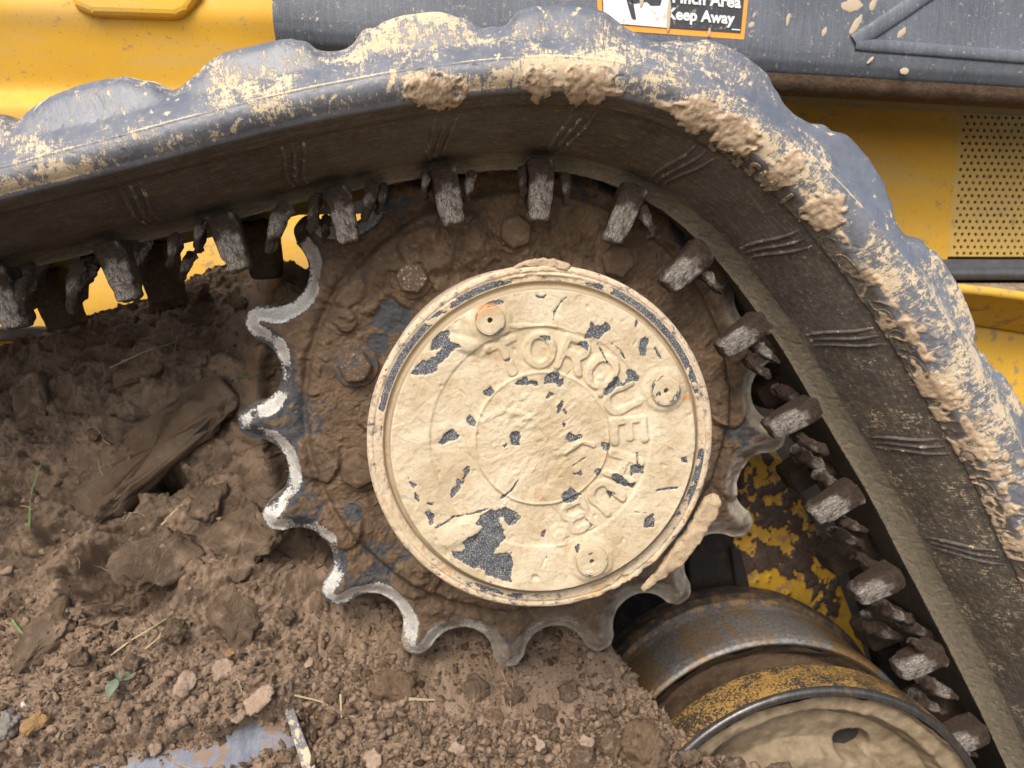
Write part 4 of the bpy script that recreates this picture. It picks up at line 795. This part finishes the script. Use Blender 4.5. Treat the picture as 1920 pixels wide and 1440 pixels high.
frame = empty('steel_undercarriage', (-.1,.95,-.6), 'steel undercarriage frame half buried in packed soil', 'track frame')
def yp():
    pts = [(1395,840),(1470,855),(1500,905),(1560,1040),(1612,1172),(1640,1260),(1380,1260),(1370,1000)]; W = np.array([u1(*p, 1.078)[[0,2]] for p in pts]); lo, hi = W.min(0), W.max(0)
    gx, gz = np.meshgrid(np.linspace(lo[0], hi[0], 110), np.linspace(lo[1], hi[1], 150), indexing='ij'); Q = np.stack([gx, gz], -1).reshape(-1,2); sd = polysd(Q, W).reshape(gx.shape)
    n = fbm2(gx*24, gz*20, 6, 6, .62); fl_ = ss(-.12, .08, n+.02-1.2*np.clip((gx-lo[0])/(hi[0]-lo[0])-.55, 0, 1)); hgt = fl_*.005*(1+n)-.03*ss(-.006, .0, sd)
    P = np.stack([gx, 1.078-hgt, gz], -1); Fq = gridF(110,150); ok = (sd.ravel() < .002)[Fq].all(1)
    return mkmesh('yellow_bracket', P.reshape(-1,3), Fq[ok], MYD, {'flake': fl_.ravel()*.9})
link('yellow_bracket', yp(), frame)
slab('guide_plate', [(1290,990),(1400,1010),(1425,1110),(1420,1250),(1300,1250)], 1.10, .03, MDARK, frame, bev=.006)
slab('guide_post', [(1372,1030),(1392,1030),(1412,1120),(1385,1120)], 1.07, .02, MDARK, frame, bev=.006)
slab('frame_rail', [(1560,900),(1600,900),(1800,1440),(1700,1440)], 1.04, .03, MDARK, frame)
# buried bars showing through the soil
MBAR = m_steel('mud_covered_steel', (.06,.055,.055), (.11,.105,.10), .8, .1, (.085,.06,.042), .36); MSTRIP = m_steel('cream_caked_steel', (.10,.10,.11), (.20,.19,.18), .7, .1, (.55,.45,.30), .47)
def bar(name, p0, Y0, p1, Y1_, wid, thk, roll, mat, seed, amp=.002):
    a, b = u1(*p0, Y0), u1(*p1, Y1_); t = b-a; L = np.linalg.norm(t); P, Fc, nn = superbox(L/2, wid/2, thk/2, .22, 120, 0, seed); nz = fbm3(P*np.array([26,40,40]), 5, seed); P = P+nn*(nz*amp)[:,None]; P[:,1] *= 1+.25*perlin3(P*np.array([9,0,0])+3, seed)
    x = Vector(t/L); up = Vector((0,-math.sin(roll),math.cos(roll))); y = up.cross(x).normalized(); z = x.cross(y)
    return link(name, mkmesh(name, P, Fc, mat, {'tone': .5+.35*nz}), frame, Matrix.Translation((a+b)/2) @ Matrix((x,y,z)).transposed().to_4x4())

# ================================================================== soil packed into the undercarriage
SL = rad(53); cs, sn = math.cos(SL), math.sin(SL); NV = np.array([0,-sn,cs])
xs = np.r_[np.linspace(-.80,-.66,10)[:-1], np.linspace(-.66,.33,610)[:-1], np.linspace(.33,.75,60)]
ts_ = np.r_[np.linspace(-.05,.20,24)[:-1], np.linspace(.20,.98,480), np.linspace(.98,1.10,20)[1:]]
XX, TT = np.meshgrid(xs, ts_, indexing='ij')
def soil_pt(px):
    d = u1(*px, 1.0); k = (-.75-(.58*sn/cs))/(d[2]-d[1]*sn/cs); q = d*k; return q[0], (q[2]+.75)/sn
Yb = .58+TT*cs+.052*ss(-.34, -.12, XX)*(1-ss(.30, .42, XX)); Zb = -.75+TT*sn
ridge = np.interp(xs, [-.8,-.61,-.52,-.44,-.36,-.30,-.20,.1,.2,.75], [-.115,-.10,-.085,-.055,-.03,.005,.015,-.02,-.15,-.3])[:,None]
over = np.maximum(0, Zb-ridge+.01*fbm2(XX*20, TT*20, 3, 2)); Zb = Zb-over*1.25
q1 = fbm2(XX*5, TT*5, 4, 1); q2 = fbm2(XX*17, TT*17, 5, 2); q3 = fbm2(XX*60, TT*60, 4, 3); q4 = fbm2(XX*160, TT*160, 3, 4)
f1, f2, id1 = worley2(XX*30+.5*q2, TT*34+.5*q1, 1); g1, g2, id2 = worley2(XX*85+.4*q3, TT*95+.4*q2, 2); h1_, h2_, id3 = worley2(XX*210+.3*q3, TT*230, 3)
low = ss(.56, .40, TT+.05*q1)                          # crumbly lower part
crumb = np.clip(low*1.1+.08+.35*q1, 0, 1)
rq = fbm2(XX*34, TT*30, 5, 52, ridge=True); lay = fbm2(XX*11+TT*7, TT*30-XX*9, 4, 77, ridge=True); crk = fbm2(XX*12+.3*q2, TT*15+.3*q2, 3, 83, ridge=True); hs = .034*q1+.020*q2*(1.25-.6*low)+.0105*q3+.0055*q4+.0022*perlin2(XX*380, TT*380, 9)+.0020*(id3-.5)*ss(0, .25, h2_-h1_)+(.009*rq+.007*lay-.014*ss(.80, .97, crk))*(1-.7*low)
hs += crumb*(.007*(id1-.45)*ss(.02, .22, f2-f1)+.0052*(id2-.4)*ss(.03, .30, g2-g1)+.0024*(id3-.4)*ss(.05, .35, h2_-h1_))
hs += (1-crumb)*(.007*(id1-.5)*ss(.0, .12, f2-f1)*ss(-.1, .3, q1+.2)+.002*(id2-.5)*ss(.02, .2, g2-g1))
tone = .50+.32*q2+.20*(id2-.5)*crumb+.22*(id1-.5)*crumb+.44*low-.06+.28*ss(-.2,.6,lay)*(1-low)-.35*ss(.80,.95,crk)*(1-low)+.25*(id3-.5)*crumb*ss(.6,.8,id3)
def bumpy(px, rx, rt, amp, pw=1.):
    x0, t0 = soil_pt(px); d = np.hypot((XX-x0)/rx, (TT-t0)/rt)+.30*q2+.22*q3; return amp*(1-ss(.35, 1., d))*(1+.25*q3)
hs += bumpy((170,1075),.045,.040,-.045)+bumpy((205,1105),.05,.034,-.040)+bumpy((265,1130),.055,.022,-.030)+bumpy((290,1040),.06,.032,.030)+bumpy((330,1090),.05,.04,.020)
hs += bumpy((280,895),.05,.022,-.085)+bumpy((215,830),.06,.04,.022)+bumpy((320,735),.06,.04,.022)+bumpy((380,690),.05,.03,.012)+bumpy((200,940),.04,.02,-.07)+bumpy((100,1000),.03,.02,-.03)
hs += bumpy((470,1060),.07,.09,.016)+bumpy((560,1060),.04,.05,-.02)
for px, rx, rt, am in (((300,1430),.17,.030,-.020),((100,1440),.07,.026,-.018),((480,1415),.08,.032,-.018),((560,1400),.03,.06,-.012)): hs += bumpy(px, rx, rt, am)
hs += bumpy((1100,1330),.10,.06,.012)+bumpy((760,1300),.10,.05,.008)
Px, Py, Pz = XX.copy(), Yb+NV[1]*hs, Zb+NV[2]*hs
tgt = -.522-.13*ss(.36, .48, XX)-np.maximum(0, Py-.735)*1.35+.010*q2+.004*q3+.008*(id2-.5); Pz = Pz+ss(-.015, .055, XX+.03*q1+.02*q2-.205-np.clip(.86-Py, 0, .14)*1.25)*np.minimum(0, tgt-Pz)
rad_ = np.hypot(Px-SX, Pz-SZ); lf = ss(.16, -.05, Px)                 # soil packed close behind the sprocket on its left and under it
wall = .928+.030*(1-ss(.300, .318, rad_))+.012*q2+.006*q3+.0015*q4
bul = np.exp(-(np.maximum(0, rad_-.30)/.055)**2)*lf; Py = np.where(Py > wall, Py+(wall+.01-Py)*bul, Py)
push = 1-ss(.322, .360, rad_+.008*q3); Py = np.where(Py < wall, Py+(wall-Py)*push, Py)
Vso = np.stack([Px, Py, Pz], -1)
soil = link('soil_bank', mkmesh('soil_bank', Vso.reshape(-1,3), gridF(*XX.shape), MSO, {'tone': tone.ravel()}), kind='structure')
Nso = gnormals(Vso); Nso *= np.where(Nso[...,1:2] > 0, -1, 1)
# project soil vertices to the picture so that a thing can be set down on the soil where the photograph shows it
def to_px(P):
    d = P@cf; return np.stack([960+F*(P@cr)/d, 720-F*(P@cu)/d], -1)
pix = to_px(Vso.reshape(-1,3)); kds = KDTree(len(pix[::3]))
for i, p in enumerate(pix[::3]): kds.insert((p[0], p[1], 0), i*3)
kds.balance(); dep = Vso.reshape(-1,3)[:,1]
def on_soil(px):
    c = kds.find_n((*px, 0), 6); i = min(c, key=lambda q: dep[q[1]])[1]; return Vso.reshape(-1,3)[i], Nso.reshape(-1,3)[i]
bar('mud_covered_plate', (150,962), .948, (432,728), 1.000, .070, .024, .95, MSO, 1, .034)
bar('buried_bar', (215,935), .943, (392,782), .979, .014, .010, .9, MBAR, 4, .007)
bar('base_plate', (60,1440), .792, (560,1428), .806, .10, .02, .55, MFRAME, 2)
bar('edge_strip', (522,1272), .868, (592,1475), .782, .012, .022, .6, MSTRIP, 3)

# loose clods: low, lumpy chips
def clod_mesh(seed, flat_=.5, n=16):
    P, Fc, nn = superbox(1, .8, flat_, .75, n, 0, seed); d = fbm3(P*1.4, 3, seed)*.55+fbm3(P*4, 3, seed+5)*.16; P = P*(1+d[:,None]); return P, Fc
def hull(seed):
    import bmesh
    r_ = np.random.default_rng(seed); Q = r_.normal(size=(15,3)); Q /= np.linalg.norm(Q, axis=1)[:,None]; Q *= r_.uniform(.7, 1.15, (15,1))*np.array([1,.75,r_.uniform(.3,.7)])
    bm = bmesh.new(); [bm.verts.new(q_) for q_ in Q]; bmesh.ops.convex_hull(bm, input=bm.verts); bmesh.ops.delete(bm, geom=[v for v in bm.verts if not v.link_faces], context='VERTS'); bmesh.ops.triangulate(bm, faces=bm.faces)
    bm.verts.index_update(); out = np.array([v.co[:] for v in bm.verts]), np.array([[v.index for v in f.verts] for f in bm.faces]); bm.free(); return out
protos = [hull(k) for k in range(16)]
NC = 21000; flatV = Vso.reshape(-1,3); flatN = Nso.reshape(-1,3); vis = np.where((pix[:,0] > -20)&(pix[:,0] < 1560)&(pix[:,1] > 640)&(pix[:,1] < 1460))[0]
wt = (.24+ss(1080, 1260, pix[vis,1]))*(.5+np.clip(crumb.ravel()[vis], 0, 1)); wt = wt*(1+1.2*(pix[vis,0] > 560)*(pix[vis,1] > 1230)); wt = wt*((rad_.ravel()[vis] > .338)|((rad_.ravel()[vis] > .29)&(pix[vis,1] > 1130)&(pix[vis,0] > 640))); wt /= wt.sum()
pick = rng.choice(vis, NC, p=wt); VV = []; FF = []; TN = []; off = 0
for i in pick:
    P, Fc = protos[rng.integers(16)]; sc = .0011*(1+rng.pareto(1.9)); sc = min(sc, .0085); q = Vector(rng.normal(size=4)).normalized() if False else None
    z = flatN[i]+rng.normal(size=3)*.45; z /= np.linalg.norm(z); x = np.cross(rng.normal(size=3), z); x /= np.linalg.norm(x); y = np.cross(z, x)
    VV.append((P*sc)@np.stack([x, y, z])+flatV[i]-flatN[i]*sc*.05); FF.append(Fc+off); TN.append(np.full(len(P), np.clip(rng.normal(.70, .22), 0, 1))); off += len(P)
link('soil_crumbs', mkmesh('soil_crumbs', np.concatenate(VV), np.concatenate(FF), MSO, {'tone': np.concatenate(TN)}, False), kind='stuff')
def clod(name, px, size, flat_, mat, seed, label, cat, group=None, aspect=1.3, rot=None, lift=.35):
    p, n = on_soil(px); P, Fc, nn = superbox(1, 1/aspect, flat_, .6, 64, 0, seed); d = fbm3(P*1.3, 4, seed)*.55+(1-2*np.abs(fbm3(P*3, 4, seed+3)))*.16+fbm3(P*9, 4, seed+8)*.14-.1; P = P*(1+d[:,None])*size; r_ = random.uniform(0, 6.28) if rot is None else rot
    z = Vector(n*.7+np.array([0,-.45,.35])).normalized(); x = (Vector((math.cos(r_),0,math.sin(r_)))-z*z.dot(Vector((math.cos(r_),0,math.sin(r_))))).normalized(); y = z.cross(x)
    return link(name, mkmesh(name, P, Fc, mat, {'tone': (.58 if mat is MSO else .25)+.5*fbm3(P/size*2, 3, seed)}), None, Matrix.Translation(Vector(p)+z*size*flat_*lift) @ Matrix((x,y,z)).transposed().to_4x4(), label, cat, group)
clod('mud_flake', (740,1285), .030, .28, MDRY if False else MBROWN, 4, 'broad flat tan mud crust lying below the lower left sprocket teeth', 'mud flake', None, 1.9, 0)
clod('mud_flake', (395,745), .024, .30, MBROWN, 5, 'rounded mud plate perched on the upper end of the mud covered bar', 'mud flake', None, 1.2, 1.0)
clod('mud_flake', (255,705), .028, .22, MBROWN, 6, 'long smeared mud plate on the dark slope behind the mud covered bar', 'mud flake', None, 2.2, .6)
clod('mud_clod', (1200,1400), .024, .7, MBROWN, 7, 'largest round clod at the lower right edge of the soil bank', 'clod', None, 1.1)
clod('mud_flake', (488,1305), .017, .25, MPINK, 8, 'pinkish flat flake leaning beside the cream edged steel strip', 'mud flake', None, 1.7, .9)
clod('mud_flake', (425,1252), .012, .3, MPINK, 9, 'whitish pink flake in the middle of the lower left soil', 'mud flake', None, 1.2, .3)
clod('mud_flake', (430,1222), .006, .3, MORANGE, 10, 'small bright orange flake on the soil', 'mud flake', None, 1.5, .9)
clod('pale_pebble', (42,1318), .0032, .8, MWHITE, 11, 'tiny white pebble at the left edge of the soil', 'pebble')
clod('grey_stone', (12,1360), .013, .6, MSTONE, 12, 'grey stone at the lower left corner of the picture', 'stone')
clod('orange_stone', (68,1358), .012, .5, MORANGE, 13, 'orange brown stone beside the grey stone at lower left', 'stone', None, 1.4, .5)
for k, (px, lb) in enumerate([((400,1360),'pale flake near the lower left steel plate, left of the larger pinkish flake'),((455,1345),'pale flake just above the blue steel plate, left of the edge strip'),((585,1240),'pinkish flake leaning against its neighbour above the edge strip'),((590,1215),'tan curled flake topping the pair above the edge strip'),((1010,1395),'pale flake at the bottom of the picture left of the round clods'),((1100,1390),'pale flake just left of the largest round clod'),((930,1340),'pale flake below the slanting twig'),((700,1420),'pale flake at the bottom edge right of the edge strip'),((860,1400),'pale flake at the bottom edge below the tan mud crust'),((640,1330),'small pale flake beside the upright straw stub'),((350,1280),'pale flake right of the green leaf sprig'),((300,1400),'pale flake lying on the blue steel plate'),((540,1420),'pale flake at the right end of the blue steel plate')]):
    clod('pale_flake', px, random.uniform(.007,.013), .28, MPINK if k % 3 else MBROWN, 20+k, lb, 'mud flake', 'pale flakes scattered on the lower soil', 1.4)
for k, (px, lb) in enumerate([((1070,1300),'brown clod below the bottom right tooth of the sprocket'),((1130,1330),'brown clod at the top right corner of the soil bank by the roller'),((960,1300),'brown clod beside the hanging brown twig'),((1150,1400),'brown clod touching the left of the largest round clod'),((1290,1425),'brown clod in front of the left end of the front roller rim'),((1380,1432),'brown clod at the foot of the clay roller face, middle one'),((1450,1430),'brown clod at the foot of the clay roller face, rightmost one'),((880,1290),'brown clod below the gap between two bottom teeth'),((1030,1340),'brown clod right of the slanting twig'),((620,1300),'brown clod right of the top of the edge strip'),((200,1350),'brown clod left below the green leaf sprig'),((250,1240),'brown clod just above the green leaf sprig'),((150,1230),'brown clod below the hollow, left of the long pale root'),((500,1190),'brown clod left of the lower left sprocket teeth'),((60,930),'brown clod at the left edge level with the lower end of the mud covered bar'),((180,820),'brown clod on the slope left of the mud covered bar'),((330,1180),'brown clod at the right end of the long pale root'),((540,1150),'brown clod in the hollow below the left sprocket teeth'),((450,570),'shaded brown clod near the top of the slope by the belt'),((1090,1420),'brown clod at the bottom edge below the pale flake'),((1240,1430),'brown clod at the bottom edge right of the largest round clod')]):
    clod('brown_clod', px, random.uniform(.007,.015), .65, MSO, 50+k, lb, 'clod', 'brown clods lying on the soil', 1.15)
for k, (px, sz, asp, lb) in enumerate([((300,1050),.042,1.5,'large yellowish brown lump overhanging the hollow in the soil'),((450,1010),.040,1.3,'broad smooth mud mass beside the left sprocket teeth'),((75,1190),.034,1.4,'wide soil lump at the left edge below the hollow'),((390,930),.030,1.8,'long mud lump just below the gap under the plate'),((60,760),.036,2.0,'broad mud slab high at the left edge of the slope'),((440,1160),.034,1.6,'wide mud lump below the smooth mass by the teeth')]):
    clod('mud_lump', px, sz, .32, MSO, 130+k, lb, 'mud lump', None, asp, .5+.3*k, -.25)
clod('mud_lump', (540,560), .026, .6, MBROWN, 90, 'fibrous lump of mud lodged behind the upper left teeth', 'mud lump', None, 1.6, .9)
for k, (px, lb) in enumerate([((300,560),'dark clod on the crest below the brown far lug'),((335,553),'tallest dark clod on the soil crest against the yellow panel'),((365,548),'dark clod on the crest nearest the sprocket'),((140,615),'dark clod on the far left of the soil crest'),((205,612),'dark clod on the left crest beside another dark clod')]): clod('dark_clod', px, random.uniform(.012,.018), .8, MBROWN, 95+k, lb, 'clod', 'dark clods along the soil crest', 1.1)

# straws, roots, grass, leaf
def strand(name, pts, r_, mat, label=None, cat=None, group=None, lift=.003):
    W = np.array([on_soil(p)[0]+np.array([0,-.8,.6])*lift for p in pts]); W = np.c_[W]; l = np.r_[0, np.cumsum(np.linalg.norm(np.diff(W, axis=0), axis=1))]; n = 20; q = np.linspace(0, l[-1], n)
    C = np.stack([np.interp(q, l, W[:,k]) for k in range(3)], 1); C = smooth(C, 3); t = np.gradient(C, axis=0); t /= np.linalg.norm(t, axis=1)[:,None]+1e-9
    b = np.cross(t, [0,-.8,.6]); b /= np.linalg.norm(b, axis=1)[:,None]+1e-9; c = np.cross(t, b); tap = np.linspace(1, .45, n)
    rg = np.stack([C+(b*math.cos(a)+c*math.sin(a)*.6)*(r_*tap)[:,None] for a in np.linspace(0, 2*math.pi, 6)], 1)
    me = mkmesh(name, rg.reshape(-1,3), gridF(n, 6), mat)
    return link(name, me, None, None, label, cat, group) if label or True and name != 'x' else me
strand('pale_root', [(212,1225),(250,1195),(290,1175),(318,1155)], .0011, MSTRAW, 'long pale root curving across the soil below the hollow', 'root')
strand('pale_root', [(280,1217),(305,1192),(312,1175)], .0010, MROOT, 'short forked root right of the long pale root', 'root')
strand('straw', [(555,1300),(600,1318),(640,1333),(662,1340)], .0013, MSTRAW, 'bright straw lying beside the cream edged steel strip', 'straw')
strand('straw', [(640,1298),(641,1345)], .0016, MSTRAW, 'upright yellow straw stub under the left teeth', 'straw')
strand('straw', [(775,1310),(815,1305)], .002, MSTRAW, 'flat yellow straw on the tan mud crust', 'straw')
strand('twig', [(945,1250),(955,1290),(952,1320)], .0012, MROOT, 'thin brown twig hanging below the bottom tooth', 'twig')
strand('twig', [(957,1265),(975,1290),(993,1312)], .0011, MROOT, 'slanting twig beside the hanging brown twig', 'twig')
strand('grass_blade', [(22,1158),(40,1180),(72,1222)], .0015, MGRASS, 'green grass blade at the left edge below the bar', 'grass blade')
strand('grass_blade', [(62,990),(60,930),(72,890),(86,862)], .0012, MGRASS, 'tall yellow green grass stem at the left edge', 'grass blade')
strand('grass_blade', [(352,728),(370,712),(384,704)], .0012, MGRASS, 'short green blade on the mud plate of the bar', 'grass blade')
strand('grass_blade', [(440,702),(465,708),(488,712)], .0012, MGRASS, 'green blade between the bar and the sprocket teeth', 'grass blade')
strand('straw', [(300,985),(340,950),(380,925)], .0012, MSTRAW, 'straw lying under the dark gap of the bar', 'straw')
strand('straw', [(210,690),(280,660),(340,642)], .0011, MROOT, 'long dull straw high on the shaded slope', 'straw')
lit = []
for k in range(110):
    i = vis[rng.integers(len(vis))]; p0 = pix[i]
    if rad_.ravel()[i] < .34: continue
    a = rng.random()*6.28; L = rng.uniform(8, 38); pts = [(p0[0]+math.cos(a)*L*f_, p0[1]+math.sin(a)*L*f_+4*math.sin(f_*3+k)) for f_ in (0,.33,.66,1)]
    W = np.array([on_soil(p)[0]+np.array([0,-.8,.6])*.0015 for p in pts])
    if np.linalg.norm(W[0]-W[-1]) > .05: continue
    t = W[-1]-W[0]; b = np.cross(t, [0,-.8,.6]); b /= np.linalg.norm(b)+1e-9; r_ = rng.uniform(.0002,.0005); lit.append(np.stack([np.stack([w_+b*r_, w_+np.array([0,-.8,.6])*r_, w_-b*r_]) for w_ in W]))
LV = np.concatenate([x.reshape(-1,3) for x in lit]); LF = np.concatenate([gridF(4,3)+12*k for k in range(len(lit))])
link('straw_litter', mkmesh('straw_litter', LV, LF, MSTRAW), kind='stuff')
# leaf sprig
p, n = on_soil((235,1280)); lf_ = empty('leaf_sprig', p, 'small dusty green leaf sprig lying on the lower left soil', 'leaf')
def leaf(L, W_, ang, off, curl):
    u = np.linspace(0, 1, 16)[:,None]; v = np.linspace(-1, 1, 9)[None,:]; wv = W_*np.sin(math.pi*u**.8)*(1-.35*u); x = u*L+0*v; y = wv*v; z = curl*np.sin(u*2.5)*.004+np.abs(v)*.0022*np.sin(math.pi*u)+.004
    c, s_ = math.cos(ang), math.sin(ang); e1 = np.array([1,0,0]); e2 = np.array([0,.6,.8]); nn = np.array([0,-.8,.6]); X1 = (x*c-y*s_); X2 = (x*s_+y*c)
    P = X1[...,None]*e1+X2[...,None]*e2+z[...,None]*nn+p+np.array(off); link('leaflet', mkmesh('leaflet', P.reshape(-1,3), gridF(16,9), MLEAF), lf_)
leaf(.021,.0072,-1.75,(-.004,-.002,.006),1.6); leaf(.017,.0045,.75,(0,-.001,.004),-2); leaf(.010,.003,1.6,(-.002,-.001,.004),1)
print('tris', sum(len(m.polygons) for m in bpy.data.meshes)*2)
